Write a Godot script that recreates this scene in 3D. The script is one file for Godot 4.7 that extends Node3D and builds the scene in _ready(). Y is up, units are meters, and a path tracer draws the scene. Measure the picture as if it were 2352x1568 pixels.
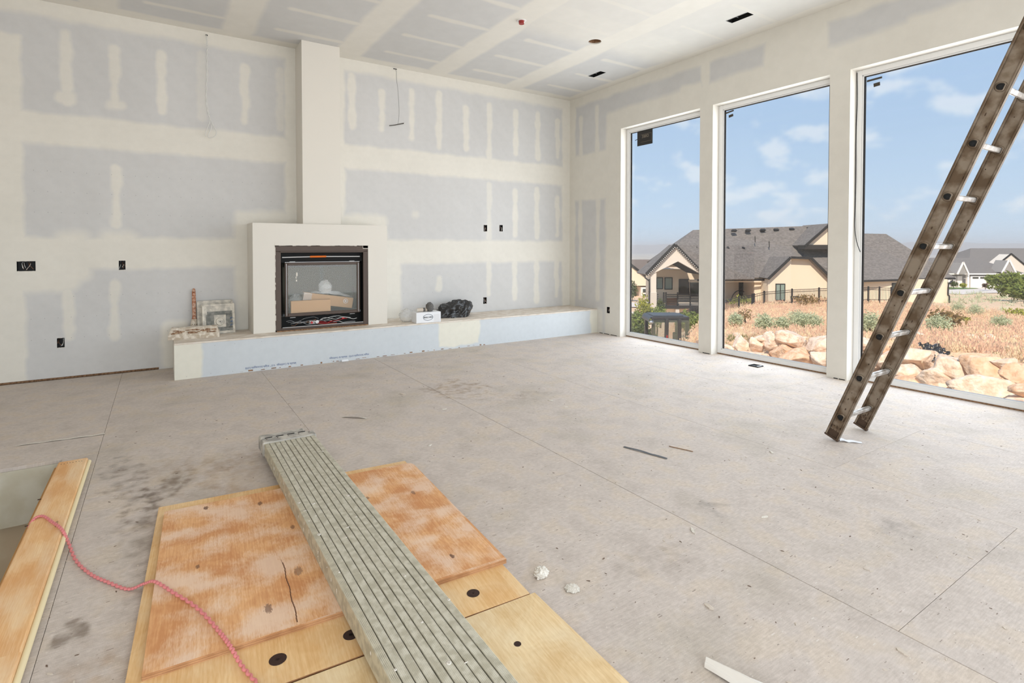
extends Node3D

const H := 3.66            # ceiling height
const WH := 3.003          # window head height
const XL := -7.3           # left wall, out of view, set close in to bounce light back
const ZF := 9.0            # wall behind the camera

var M := {}
var used := {}
var rng := RandomNumberGenerator.new()

# ---------------------------------------------------------------- mesh building
class Mb:
	var v := PackedVector3Array()
	var n := PackedVector3Array()
	var t := PackedVector2Array()
	var o := Vector3.ZERO          # planar mapping: origin and the two axes (1 / metres per repeat)
	var ua := Vector3(1, 0, 0)
	var va := Vector3(0, 0, 1)
	func vert(p: Vector3, nn: Vector3) -> void:
		v.append(p); n.append(nn); t.append(Vector2((p - o).dot(ua), (p - o).dot(va)))
	func tri(a: Vector3, b: Vector3, c: Vector3, hint: Vector3) -> void:
		var nn := (b - a).cross(c - a)
		if nn.length_squared() < 1e-16:
			return
		nn = nn.normalized()
		if nn.dot(hint) < 0.0:
			nn = -nn
			vert(a, nn); vert(b, nn); vert(c, nn)
		else:
			vert(a, nn); vert(c, nn); vert(b, nn)
	func quad(a: Vector3, b: Vector3, c: Vector3, d: Vector3, hint: Vector3) -> void:
		tri(a, b, c, hint); tri(a, c, d, hint)
	func fan(p: Array, hint: Vector3) -> void:
		for i in range(1, p.size() - 1):
			tri(p[0], p[i], p[i + 1], hint)
	func flat(p: PackedVector2Array, f: Callable, hint: Vector3) -> void:   # a concave outline in a plane
		var ix := Geometry2D.triangulate_polygon(p)
		for i in range(0, ix.size(), 3):
			tri(f.call(p[ix[i]]), f.call(p[ix[i + 1]]), f.call(p[ix[i + 2]]), hint)
	func slab(p: Array, depth: Vector3) -> void:      # a planar outline with thickness
		var c := Vector3.ZERO
		for q in p:
			c += q
		c /= p.size()
		fan(p, -depth)
		var back := []
		for q in p:
			back.append(q + depth)
		fan(back, depth)
		for i in p.size():
			var a: Vector3 = p[i]
			var b: Vector3 = p[(i + 1) % p.size()]
			quad(a, b, b + depth, a + depth, (a + b) * 0.5 - c)
	func box(c: Vector3, s: Vector3, b := 0.0, bas := Basis()) -> void:
		var h := s * 0.5
		var k := minf(b, 0.45 * minf(h.x, minf(h.y, h.z)) * 2.0 * 0.5)
		var q := {}
		for i in 8:
			var g := Vector3(1 if i & 1 else -1, 1 if i & 2 else -1, 1 if i & 4 else -1)
			for ax in 3:
				var p := Vector3(g.x * h.x, g.y * h.y, g.z * h.z)
				for j in 3:
					if j != ax:
						p[j] -= g[j] * k
				q[i * 3 + ax] = c + bas * p
		for ax in 3:
			var b1 := 1 << ((ax + 1) % 3)
			var b2 := 1 << ((ax + 2) % 3)
			for s2 in 2:
				var i0 := (1 << ax) * s2
				var dir := Vector3.ZERO
				dir[ax] = 1.0 if s2 else -1.0
				quad(q[i0 * 3 + ax], q[(i0 | b1) * 3 + ax], q[(i0 | b1 | b2) * 3 + ax], q[(i0 | b2) * 3 + ax], bas * dir)
			if k > 0.0:
				for s1 in 2:
					for s2 in 2:
						var a1 := (ax + 1) % 3
						var a2 := (ax + 2) % 3
						var i0 := b1 * s1 + b2 * s2
						var i1 := i0 | (1 << ax)
						var dir := Vector3.ZERO
						dir[a1] = 1.0 if s1 else -1.0
						dir[a2] = 1.0 if s2 else -1.0
						quad(q[i0 * 3 + a1], q[i1 * 3 + a1], q[i1 * 3 + a2], q[i0 * 3 + a2], bas * dir)
		if k > 0.0:
			for i in 8:
				tri(q[i * 3], q[i * 3 + 1], q[i * 3 + 2], q[i * 3] + q[i * 3 + 1] + q[i * 3 + 2] - c * 3.0)
	func span(a: Vector3, b: Vector3, b_ := 0.0) -> void:   # a box between two opposite corners
		box((a + b) * 0.5, (b - a).abs(), b_)
	func bar(a: Vector3, b: Vector3, w: float, d: float, up := Vector3.UP, bev := 0.0) -> void:
		var z := (b - a).normalized()
		var x := up.cross(z)
		if x.length() < 1e-4:
			x = Vector3.RIGHT
		x = x.normalized()
		box((a + b) * 0.5, Vector3(w, d, a.distance_to(b)), bev, Basis(x, z.cross(x), z))
	func tube(p: Array, r: float, sides := 8, r_end := -1.0) -> void:
		var m := p.size()
		var rings := []
		var side := Vector3.ZERO
		for i in m:
			var z: Vector3 = (p[mini(i + 1, m - 1)] - p[maxi(i - 1, 0)]).normalized()
			if side == Vector3.ZERO:
				side = z.cross(Vector3.UP if absf(z.y) < 0.9 else Vector3.RIGHT).normalized()
			side = (side - z * side.dot(z)).normalized()
			var up := z.cross(side)
			var rr := r if r_end < 0.0 else lerpf(r, r_end, float(i) / (m - 1))
			var ring := []
			for k in sides:
				var a := TAU * k / sides
				ring.append([p[i] + (side * cos(a) + up * sin(a)) * rr, side * cos(a) + up * sin(a)])
			rings.append(ring)
		for i in m - 1:
			for k in sides:
				var k2 := (k + 1) % sides
				var A = rings[i][k]; var B = rings[i][k2]; var C = rings[i + 1][k2]; var D = rings[i + 1][k]
				vert(A[0], A[1]); vert(C[0], C[1]); vert(B[0], B[1])
				vert(A[0], A[1]); vert(D[0], D[1]); vert(C[0], C[1])
		for e in [0, m - 1]:
			var cap := []
			for k in sides:
				cap.append(rings[e][k][0])
			fan(cap, (p[0] - p[1]) if e == 0 else (p[m - 1] - p[m - 2]))
	func grid(f: Callable, nu: int, nv: int, wrap := false, inside := false) -> void:   # smooth surface f(u, v) with u, v in 0..1
		var pts := []
		for j in nv + 1:
			for i in nu + 1:
				pts.append(f.call(float(i) / nu, float(j) / nv))
		var w := nu + 1
		var nn := []
		for j in nv + 1:
			for i in w:
				var il := i - 1 if i > 0 else (nu - 1 if wrap else 0)
				var ir := i + 1 if i < nu else (1 if wrap else nu)
				var du: Vector3 = pts[j * w + ir] - pts[j * w + il]
				var dv: Vector3 = pts[mini(j + 1, nv) * w + i] - pts[maxi(j - 1, 0) * w + i]
				var k := du.cross(dv)
				nn.append(k.normalized() if k.length() > 1e-12 else Vector3.ZERO)
		if wrap:
			for i in w:
				nn[i] = (pts[i] - pts[(nv / 2) * w]).normalized() * (1.0 if false else 1.0) if nn[i] == Vector3.ZERO else nn[i]
		var s := -1.0 if inside else 1.0
		for j in nv:
			for i in nu:
				var a := j * w + i
				for tr in [[a, a + 1, a + w + 1], [a, a + w + 1, a + w]]:
					var fl: Vector3 = (pts[tr[1]] - pts[tr[0]]).cross(pts[tr[2]] - pts[tr[0]])
					if fl.length_squared() < 1e-18:
						continue
					fl = fl.normalized()
					var order: Array = [tr[0], tr[2], tr[1]] if not inside else tr
					for x in order:
						var q: Vector3 = nn[x] if nn[x].length() > 0.5 else fl
						vert(pts[x], q * s)
	func done() -> ArrayMesh:
		var a := []
		a.resize(Mesh.ARRAY_MAX)
		a[Mesh.ARRAY_VERTEX] = v; a[Mesh.ARRAY_NORMAL] = n; a[Mesh.ARRAY_TEX_UV] = t
		var m := ArrayMesh.new()
		m.add_surface_from_arrays(Mesh.PRIMITIVE_TRIANGLES, a)
		return m

func numbered(called: String) -> String:
	if not used.has(called):
		used[called] = 0
		return called
	used[called] += 1
	return "%s_%03d" % [called, used[called]]

func obj(called: String, b: Mb, m: Material, parent: Node3D = self) -> MeshInstance3D:
	var o := MeshInstance3D.new()
	o.name = numbered(called) if parent == self else called
	o.mesh = b.done()
	o.material_override = null
	o.mesh.surface_set_material(0, m)
	parent.add_child(o, true)
	return o

func part_of(parent: Node3D, called: String, mesh: Mesh, at := Transform3D()) -> MeshInstance3D:
	var o := MeshInstance3D.new()
	o.name = called
	o.mesh = mesh
	o.transform = at
	parent.add_child(o, true)
	return o

func small(o: Node3D) -> Node3D:   # pieces too small to pick apart
	o.set_meta("kind", "stuff")
	return o

func tag(o: Node3D, label: String, category := "", group := "", kind := "") -> Node3D:
	if label: o.set_meta("label", label)
	if category: o.set_meta("category", category)
	if group: o.set_meta("group", group)
	if kind: o.set_meta("kind", kind)
	return o

func thing(called: String, label: String, category: String, at := Vector3.ZERO, turn := 0.0, group := "") -> Node3D:
	var o := Node3D.new()
	o.name = numbered(called)
	add_child(o)
	o.position = at
	o.rotation.y = turn
	return tag(o, label, category, group)

func structure(called: String, label := "") -> Node3D:
	var o := Node3D.new()
	o.name = numbered(called)
	add_child(o)
	return tag(o, label, "", "", "structure")

# ---------------------------------------------------------------- materials and textures
func mat(called: String, c: Color, rough := 0.8, metal := 0.0) -> StandardMaterial3D:
	var m := StandardMaterial3D.new()
	m.resource_name = called
	m.albedo_color = c
	m.roughness = rough
	m.metallic = metal
	M[called] = m
	return m

func rgb(r: int, g: int, b: int) -> Color:
	return Color8(r, g, b)

func noise(seed_: int, freq: float, octaves := 3) -> FastNoiseLite:
	var f := FastNoiseLite.new()
	f.noise_type = FastNoiseLite.TYPE_SIMPLEX_SMOOTH
	f.seed = seed_
	f.frequency = freq
	f.fractal_octaves = octaves
	return f

func bytes_of(f: FastNoiseLite, w: int, h: int, seamless := false, tw := 0, th := 0) -> PackedByteArray:
	var im: Image = f.get_seamless_image(w, h) if seamless else f.get_image(w, h)
	im.convert(Image.FORMAT_L8)
	if tw:
		im.resize(tw, th, Image.INTERPOLATE_CUBIC)
	return im.get_data()

func speckle(called: String, a: Color, b: Color, freq: float, seed_: int, scale: float, rough := 0.85, relief := 0.0, octaves := 5) -> StandardMaterial3D:
	# two-tone mottled material, mapped by world position
	var m := mat(called, Color.WHITE, rough)
	var nt := NoiseTexture2D.new()
	nt.width = 512; nt.height = 512; nt.seamless = true
	nt.noise = noise(seed_, freq, octaves)
	var g := Gradient.new()
	g.set_color(0, a); g.set_color(1, b)
	g.set_offset(0, 0.3); g.set_offset(1, 0.7)
	nt.color_ramp = g
	m.albedo_texture = nt
	m.uv1_triplanar = true
	m.uv1_world_triplanar = true
	m.uv1_scale = Vector3.ONE / scale
	if relief > 0.0:
		var ht := NoiseTexture2D.new()
		ht.width = 512; ht.height = 512; ht.seamless = true
		ht.noise = noise(seed_ + 7, freq * 1.7, octaves)
		m.heightmap_enabled = true
		m.heightmap_texture = ht
		m.heightmap_scale = relief
	return m

# a drywall face: grey paper with joint compound where the patches lie; metres from the lower left corner
func drywall_texture(wm: float, hm: float, ppm: float, patches: Array, dots: Array, board: Color, mud: Color, seed_: int) -> ImageTexture:
	var w := int(wm * ppm)
	var h := int(hm * ppm)
	var cov := PackedFloat32Array()
	cov.resize(w * h)
	var nz := bytes_of(noise(seed_, 0.012, 3), 256, 256, true)
	var n2 := bytes_of(noise(seed_ + 3, 0.006, 3), 256, 256, true)
	for p in patches:
		var feather: float = (p[4] if p.size() > 4 else 0.03) * 1.35
		var rr: float = p[5] if p.size() > 5 else 0.03
		var full: float = p[6] if p.size() > 6 else 1.0
		var amp: float = p[7] if p.size() > 7 else 0.015
		var e := feather + amp
		var cx: float = (p[0] + p[2]) * 0.5
		var cy: float = (p[1] + p[3]) * 0.5
		var hx: float = (p[2] - p[0]) * 0.5 - rr
		var hy: float = (p[3] - p[1]) * 0.5 - rr
		var i0 := maxi(0, int((p[0] - e) * ppm))
		var i1 := mini(w, int((p[2] + e) * ppm))
		var j0 := maxi(0, int((hm - p[3] - e) * ppm))
		var j1 := mini(h, int((hm - p[1] + e) * ppm))
		for j in range(j0, j1):
			var dy := absf(hm - j / ppm - cy) - hy
			var row := (j & 255) << 8
			for i in range(i0, i1):
				var dx := absf(i / ppm - cx) - hx
				var d: float
				if dx > 0.0 and dy > 0.0:
					d = sqrt(dx * dx + dy * dy) - rr
				else:
					d = maxf(dx, dy) - rr
				d += (nz[row | (i & 255)] - 128) * amp * 0.01
				var a := (0.5 - d / feather) * full
				if a > 0.0:
					a = minf(a, full)
					var at := j * w + i
					if a > cov[at]:
						cov[at] = a
	var out := PackedByteArray()
	out.resize(w * h * 3)
	var br := board.r8; var bg := board.g8; var bb := board.b8
	var dr := mud.r8 - br; var dg := mud.g8 - bg; var db := mud.b8 - bb
	var k := 0
	for j in h:
		for i in w:
			var a := cov[k]
			var q := (n2[((j >> 1) & 255) << 8 | ((i >> 1) & 255)] - 128) * 0.025 + (nz[((j * 3) & 255) << 8 | ((i * 3) & 255)] - 128) * 0.018
			out[k * 3] = int(clampf(br + dr * a + q, 0, 255))
			out[k * 3 + 1] = int(clampf(bg + dg * a + q, 0, 255))
			out[k * 3 + 2] = int(clampf(bb + db * a + q, 0, 255))
			k += 1
	var im := Image.create_from_data(w, h, false, Image.FORMAT_RGB8, out)
	for d in dots:   # fastener heads in the paper
		var s := maxi(1, int(0.006 * ppm))
		im.fill_rect(Rect2i(int(d.x * ppm), int((hm - d.y) * ppm), s, s), Color8(138, 135, 136))
	return ImageTexture.create_from_image(im)

# dusty plywood decking, tile of 2.44 m
func floor_texture() -> ImageTexture:
	var s := 1536
	var a := bytes_of(noise(11, 0.006, 4), s, s, true)
	var b := bytes_of(noise(12, 0.05, 3), s, s, true)
	var c := bytes_of(noise(13, 0.22, 2), 160, s, true, s, s)
	var f := bytes_of(noise(14, 0.35, 2), s, s, true)
	var out := PackedByteArray()
	out.resize(s * s * 3)
	for k in s * s:
		var q := (a[k] - 128) * 0.085 + (b[k] - 128) * 0.06 + (c[k] - 128) * 0.07 + (f[k] - 128) * 0.07
		var tan_ := clampf((a[k] - 132) * 0.01, 0.0, 0.6)
		out[k * 3] = int(clampf(201 + q - 6 * tan_, 0, 255))
		out[k * 3 + 1] = int(clampf(189 + q * 1.02 - 10 * tan_, 0, 255))
		out[k * 3 + 2] = int(clampf(180 + q * 1.04 - 18 * tan_, 0, 255))
	var im := Image.create_from_data(s, s, false, Image.FORMAT_RGB8, out)
	var r := RandomNumberGenerator.new()
	r.seed = 5
	for i in 2600:   # plaster flecks and dark chips trodden into the boards
		var p := Vector2i(r.randi_range(0, s - 20), r.randi_range(0, s - 8))
		var z := Vector2i(r.randi_range(2, 12) if r.randf() < 0.4 else r.randi_range(1, 3), r.randi_range(1, 2))
		var dark := r.randf() < 0.45
		im.fill_rect(Rect2i(p, z), Color8(132, 116, 104).lerp(Color8(168, 156, 146), r.randf()) if dark else Color8(222, 214, 206).lerp(Color8(212, 203, 195), r.randf()))
	return ImageTexture.create_from_image(im)

# wear on the whole deck: damp patch, scuffs and trodden dirt (multiplied over the boards)
func stain_texture(w: int, h: int, spots: Array) -> ImageTexture:
	var nz := bytes_of(noise(31, 0.02, 5), w, h)
	var n3 := bytes_of(noise(32, 0.07, 6), w, h)
	var n4 := bytes_of(noise(33, 0.008, 3), w, h)
	var out := PackedByteArray()
	out.resize(w * h * 3)
	out.fill(255)
	var mx := -XL / w
	var mz := ZF / h
	for k in w * h:
		var q := 255 - int(maxf(0.0, (n4[k] - 140) * 0.14))
		out[k * 3] = q; out[k * 3 + 1] = q; out[k * 3 + 2] = q - (255 - q) / 3
	for sp in spots:   # x, z, rx, rz, strength, warm, threshold, turn
		var ca := cos(sp[7]); var sa := sin(sp[7])
		var rad: float = maxf(sp[2], sp[3]) * 1.3
		for j in range(maxi(0, int((sp[1] - rad) / mz)), mini(h, int((sp[1] + rad) / mz))):
			for i in range(maxi(0, int((sp[0] - rad - XL) / mx)), mini(w, int((sp[0] + rad - XL) / mx))):
				var dx: float = i * mx + XL - sp[0]
				var dz: float = j * mz - sp[1]
				var d := Vector2((dx * ca + dz * sa) / sp[2], (dz * ca - dx * sa) / sp[3]).length()
				var k := j * w + i
				var g := (nz[k] - 128) * 0.005 + (n3[k] - 128) * 0.003
				var al: float = clampf((1.0 - d + g) * sp[6], 0.0, 1.0) * sp[4] * 0.4 * clampf(0.42 + (n3[k] - 128) * 0.008, 0.05, 1.0)
				out[k * 3] = int(out[k * 3] * (1.0 - al * (1.0 - 0.35 * sp[5])))
				out[k * 3 + 1] = int(out[k * 3 + 1] * (1.0 - al))
				out[k * 3 + 2] = int(out[k * 3 + 2] * (1.0 - al * (1.0 + 0.4 * sp[5])))
	return ImageTexture.create_from_image(Image.create_from_data(w, h, false, Image.FORMAT_RGB8, out))

# a plywood face veneer: grain along u, knots, splits and plaster dust
func veneer_texture(s: int, lo: Color, hi: Color, dust: Color, dusty: float, knots: Array, splits: Array, seed_: int) -> ImageTexture:
	var wp := bytes_of(noise(seed_, 0.004, 3), s, s)
	var st := bytes_of(noise(seed_ + 1, 0.12, 3), 48, s, false, s, s)
	var fi := bytes_of(noise(seed_ + 2, 0.3, 2), 128, s, false, s, s)
	var du := bytes_of(noise(seed_ + 3, 0.0045, 6), s, s)
	var out := PackedByteArray()
	out.resize(s * s * 3)
	for j in s:
		for i in s:
			var k := j * s + i
			var bend := 0.0
			var dark := 0.0
			for kn in knots:
				var dx: float = (i - kn[0] * s) / 2.2
				var dy: float = j - kn[1] * s
				var d := sqrt(dx * dx + dy * dy)
				var r: float = kn[2] * s
				if d < r * 7.0:
					bend += signf(dy) * r * 2.0 * exp(-d / (r * 2.2))
					if d < r * (1.0 + (fi[k] - 128) * 0.004):
						dark = maxf(dark, kn[3])
			var y := j + bend + (wp[k] - 128) * 0.9
			var ring := 0.5 + 0.5 * sin(y * 0.16 * 1024.0 / s)
			var g := clampf(0.35 + (wp[k] - 128) * 0.004 + (ring - 0.5) * 0.14 + (st[k] - 128) * 0.0024 + (fi[k] - 128) * 0.001, 0.0, 1.0)
			var c := lo.lerp(hi, g)
			var a := clampf((0.22 + (du[k] - 128) * 0.0046 + (fi[k] - 128) * 0.0012 + (st[k] - 128) * 0.0006) * dusty, 0.0, 0.7)
			c = c.lerp(dust, a)
			if dark > 0.0:
				c = c.lerp(Color8(70, 44, 34), dark)
			out[k * 3] = c.r8; out[k * 3 + 1] = c.g8; out[k * 3 + 2] = c.b8
	var im := Image.create_from_data(s, s, false, Image.FORMAT_RGB8, out)
	for sp in splits:   # dark checks running with the grain: u0, v, length, drift
		var x: float = sp[0] * s
		var y: float = sp[1] * s
		for q in int(sp[2] * s):
			y += sp[3] + sin(q * 0.05) * 0.07
			im.fill_rect(Rect2i(int(x) + q, int(y), 1, 3 if q > 20 else 1), Color8(96, 58, 36))
	return ImageTexture.create_from_image(im)

func sky_texture() -> ImageTexture:
	var w := 2048
	var h := 1024
	var f := noise(71, 1.0, 6)
	f.fractal_gain = 0.55
	var g := noise(72, 1.0, 3)
	# fair-weather cumulus where the photograph shows it: azimuth (degrees from -z towards +x), elevation, size, weight
	var puffs := [[47.6, 5.4, 2.6, 1.0], [70.5, 7.3, 2.3, 1.0], [66.4, 3.0, 1.5, 1.0], [67.5, 13.5, 3.0, 0.75], [62.5, 11.5, 2.6, 0.7], [60.5, 13.0, 3.2, 0.6], [76.2, 8.5, 2.6, 0.9], [55.5, 13.0, 2.6, 0.5], [69.2, 9.5, 2.2, 0.5], [77.5, 4.0, 2.2, 0.8]]
	var out := PackedByteArray()
	out.resize(w * h * 3)
	for j in h:
		var el := PI * 0.5 - PI * (j + 0.5) / h
		var ed := rad_to_deg(el)
		var e := clampf(ed / 90.0, 0.0, 1.0)
		var near := exp(-ed / 9.0) if ed > 0.0 else 1.0
		var base := Color8(150, 186, 230).lerp(Color8(112, 158, 218), e).lerp(Color8(204, 225, 243), clampf(exp(-ed / 20.0), 0.0, 1.0) if ed > 0.0 else 1.0)
		if ed <= -1.0:
			base = Color8(168, 150, 128)
		for i in w:
			var k := (j * w + i) * 3
			var c := base
			if ed > -1.0:
				var az := (float(i) + 0.5) / w * TAU - PI
				var ad := rad_to_deg(az)
				var x := sin(az) * cos(el); var z := -cos(az) * cos(el); var y := sin(el)
				var m := 0.0
				if ed < 60.0:
					var q := f.get_noise_3d(x * 9.0, y * 16.0, z * 9.0)
					m = clampf((q - 0.1) * 2.0, 0.0, 0.62) * clampf(ed / 3.0, 0.0, 1.0)
					if ad > 40.0 and ad < 90.0 and ed < 18.0:
						for p in puffs:
							var dx: float = (ad - p[0]) / p[2]
							var dy: float = (ed - p[1]) / (p[2] * 0.72)
							var d := dx * dx + dy * dy
							if d < 3.0:
								var q2 := f.get_noise_3d(x * 26.0, y * 34.0, z * 26.0) * 1.35
								m = maxf(m, clampf((0.82 - d * 0.5 + q2) * 0.95, 0.0, 1.0) * p[3])
				c = base.lerp(Color8(236, 242, 248), m)
			out[k] = c.r8; out[k + 1] = c.g8; out[k + 2] = c.b8
	return ImageTexture.create_from_image(Image.create_from_data(w, h, false, Image.FORMAT_RGB8, out))

func shingle_texture(a: Color, b: Color) -> ImageTexture:
	var s := 512
	var r := RandomNumberGenerator.new()
	r.seed = 9
	var im := Image.create(s, s, false, Image.FORMAT_RGB8)
	for j in 32:
		var x := 0
		while x < s:
			var l := r.randi_range(18, 46)
			im.fill_rect(Rect2i(x, j * 16, l, 16), a.lerp(b, r.randf()))
			x += l
		im.fill_rect(Rect2i(0, j * 16 + 14, s, 2), a.darkened(0.25))
	return ImageTexture.create_from_image(im)

# ---------------------------------------------------------------- the scene
func _ready() -> void:
	rng.seed = 77
	# camera: level lens shifted down, as the verticals of the photograph show
	var cam := Camera3D.new()
	cam.name = "camera"
	add_child(cam)
	cam.position = Vector3(-5.574, 1.2945, 6.845)
	cam.rotation = Vector3(-0.021, -0.5771, 0.0)
	cam.projection = Camera3D.PROJECTION_FRUSTUM
	cam.near = 0.1
	cam.far = 20000.0
	cam.size = 0.1 * 1568.0 / 1241.0
	cam.frustum_offset = Vector2(0.0, -0.1 * (784.0 - 594.2) / 1241.0)
	cam.current = true
	var env := Environment.new()
	env.background_mode = Environment.BG_SKY
	var sm := PanoramaSkyMaterial.new()
	sm.panorama = sky_texture()
	env.sky = Sky.new()
	env.sky.sky_material = sm
	env.background_energy_multiplier = 1.0
	env.tonemap_mode = Environment.TONE_MAPPER_LINEAR
	env.tonemap_exposure = 1.0
	env.volumetric_fog_enabled = true
	env.volumetric_fog_density = 0.0
	env.sdfgi_enabled = true
	env.ssao_enabled = true
	env.ssil_enabled = true
	var we := WorldEnvironment.new()
	we.name = "environment"
	we.environment = env
	add_child(we)
	var sun := DirectionalLight3D.new()
	sun.name = "sun"
	sun.light_energy = 1.5
	sun.light_color = Color(1.0, 0.95, 0.88)
	sun.light_angular_distance = 0.55
	sun.shadow_enabled = true
	sun.sky_mode = DirectionalLight3D.SKY_MODE_LIGHT_ONLY
	add_child(sun)
	sun.look_at_from_position(Vector3(-5.6, 7.2, 4.0), Vector3.ZERO)
	# daylight area lights: tall windows, last two unseen, and fill doors added behind camera
	for i in WINDOWS.size():
		var wz: Array = WINDOWS[i]
		added_daylight(Vector3(0.105, WH * 0.5, (wz[0] + wz[1]) * 0.5), Vector3(0.0, PI * 0.5, 0.0), Vector2(wz[1] - wz[0] - 0.12, WH - 0.12), [1.1, 1.1, 1.0, 0.85, 0.85][i])
	for i in FILL_DOORS.size():
		var dx: Array = FILL_DOORS[i]
		added_daylight(Vector3((dx[0] + dx[1]) * 0.5, 1.2, ZF - 0.02), Vector3.ZERO, Vector2(dx[1] - dx[0] - 0.12, 2.3), [2.2, 0.8][i])
	materials()
	shell()
	fireplace()
	fittings()
	hearth_things()
	floor_things()
	ladder()
	outdoors()

const FILL_DOORS := [[-6.9, -4.1], [-3.3, -0.5]]  # doors added behind the camera to fill the room with light

func added_daylight(at: Vector3, turn: Vector3, size: Vector2, strength: float) -> void:  # area light added in an opening, beyond what the sky sends through it
	var al := AreaLight3D.new()
	al.name = "added_area_light"
	al.area_size = size
	al.area_normalize_energy = false
	al.light_energy = strength
	al.light_color = Color(0.93, 0.97, 1.0)
	al.shadow_enabled = true
	add_child(al, true)
	al.position = at
	al.rotation = turn

const WINDOWS := [[1.155, 2.5165], [2.6995, 4.0505], [4.2405, 5.59], [5.78, 7.13], [7.32, 8.67]]  # last two are out of view, lighting the foreground and back wall

func materials() -> void:
	mat("compound", rgb(226, 220, 210), 0.92)
	mat("paper_edge", rgb(203, 190, 176), 0.9)
	mat("white_vinyl", rgb(238, 237, 235), 0.45)
	mat("gasket", rgb(22, 22, 24), 0.6)
	mat("black_steel", rgb(20, 18, 17), 0.45, 0.3)
	mat("brown_black", rgb(80, 65, 56), 0.5, 0.1)
	mat("soot_black", rgb(9, 9, 9), 0.8)
	mat("box_plastic", rgb(18, 17, 20), 0.6)
	mat("wire_white", rgb(222, 220, 216), 0.5)
	mat("wire_copper", rgb(150, 112, 88), 0.4, 0.6)
	mat("wire_red", rgb(190, 44, 48), 0.5)
	mat("silver", rgb(176, 176, 176), 0.35, 0.8)
	mat("bright_metal", rgb(205, 205, 205), 0.3, 0.7)
	mat("orange_tag", rgb(232, 118, 40), 0.7)
	mat("brass", rgb(170, 140, 92), 0.4, 0.7)
	mat("red_plastic", rgb(150, 40, 36), 0.4)
	mat("cardboard", rgb(206, 164, 122), 0.85)
	mat("white_card", rgb(236, 236, 238), 0.7)
	mat("label_blue", rgb(52, 66, 84), 0.7)
	mat("ink_blue", rgb(128, 140, 168), 0.8)
	mat("rag_grey", rgb(96, 92, 88), 0.95)
	mat("roller_fleece", rgb(198, 184, 168), 0.95)
	mat("pink_rope", rgb(214, 128, 128), 0.75)
	mat("white_plastic", rgb(226, 220, 212), 0.45)
	mat("dark_strip", rgb(52, 50, 52), 0.6)
	mat("tape_dark", rgb(64, 56, 46), 0.7)
	mat("sticker_black", rgb(30, 27, 25), 0.6)
	mat("sticker_print", rgb(120, 110, 96), 0.7)
	mat("firebox_grey", rgb(84, 82, 70), 0.85)
	mat("firebox_floor", rgb(84, 88, 92), 0.8)
	var g := mat("window_glass", Color(1, 1, 1, 0.03), 0.02)
	g.transparency = BaseMaterial3D.TRANSPARENCY_ALPHA
	g.cull_mode = BaseMaterial3D.CULL_DISABLED
	var d := mat("door_glass", Color(0.9, 0.93, 0.9, 0.12), 0.03)
	d.transparency = BaseMaterial3D.TRANSPARENCY_ALPHA
	var pl := mat("clear_film", Color(0.93, 0.93, 0.92, 0.35), 0.22)
	pl.transparency = BaseMaterial3D.TRANSPARENCY_ALPHA
	var bag := mat("bin_liner", rgb(22, 22, 24), 0.28)
	bag.clearcoat_enabled = true
	bag.clearcoat = 0.4
	bag.clearcoat_roughness = 0.3
	speckle("pine", rgb(214, 164, 108), rgb(232, 192, 142), 0.02, 41, 0.5, 0.75)
	speckle("plate_wood", rgb(116, 84, 58), rgb(158, 122, 90), 0.03, 42, 0.4, 0.85)
	speckle("hearth_top", rgb(214, 200, 184), rgb(230, 220, 208), 0.012, 43, 0.9, 0.9)
	speckle("crusted_plaster", rgb(186, 170, 150), rgb(226, 216, 202), 0.012, 44, 0.3, 0.9)
	speckle("crusted_hawk", rgb(186, 180, 170), rgb(226, 218, 204), 0.01, 45, 0.4, 0.85)
	speckle("rust_crust", rgb(104, 68, 46), rgb(178, 150, 122), 0.014, 46, 0.2, 0.9)
	speckle("brush_wood", rgb(160, 92, 60), rgb(210, 180, 160), 0.012, 47, 0.25, 0.8)
	speckle("duct_tape", rgb(104, 104, 98), rgb(140, 138, 130), 0.012, 48, 0.3, 0.55)
	speckle("plank_metal", rgb(190, 184, 166), rgb(216, 211, 196), 0.02, 49, 0.5, 0.55)
	M.plank_metal.metallic = 0.1
	speckle("plank_side", rgb(112, 100, 82), rgb(150, 136, 114), 0.03, 50, 0.4, 0.6)
	speckle("plank_edge_metal", rgb(172, 164, 144), rgb(200, 192, 170), 0.02, 62, 0.5, 0.6)
	speckle("plank_cap", rgb(150, 146, 140), rgb(196, 190, 180), 0.012, 51, 0.5, 0.6)
	speckle("plaster_chip", rgb(206, 198, 186), rgb(232, 226, 216), 0.03, 52, 0.1, 0.9)
	speckle("ladder_metal", rgb(104, 85, 66), rgb(148, 134, 118), 0.012, 53, 0.9, 0.5)
	M.ladder_metal.metallic = 0.35
	speckle("rung_metal", rgb(150, 140, 130), rgb(206, 202, 198), 0.012, 54, 0.5, 0.4)
	M.rung_metal.metallic = 0.4
	speckle("grime", rgb(52, 38, 28), rgb(96, 74, 56), 0.05, 55, 0.1, 0.8)
	speckle("lower_wall", rgb(206, 186, 158), rgb(214, 198, 172), 0.01, 56, 1.5, 0.9)
	speckle("well_board", rgb(196, 188, 168), rgb(206, 200, 184), 0.01, 57, 1.2, 0.9)

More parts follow.
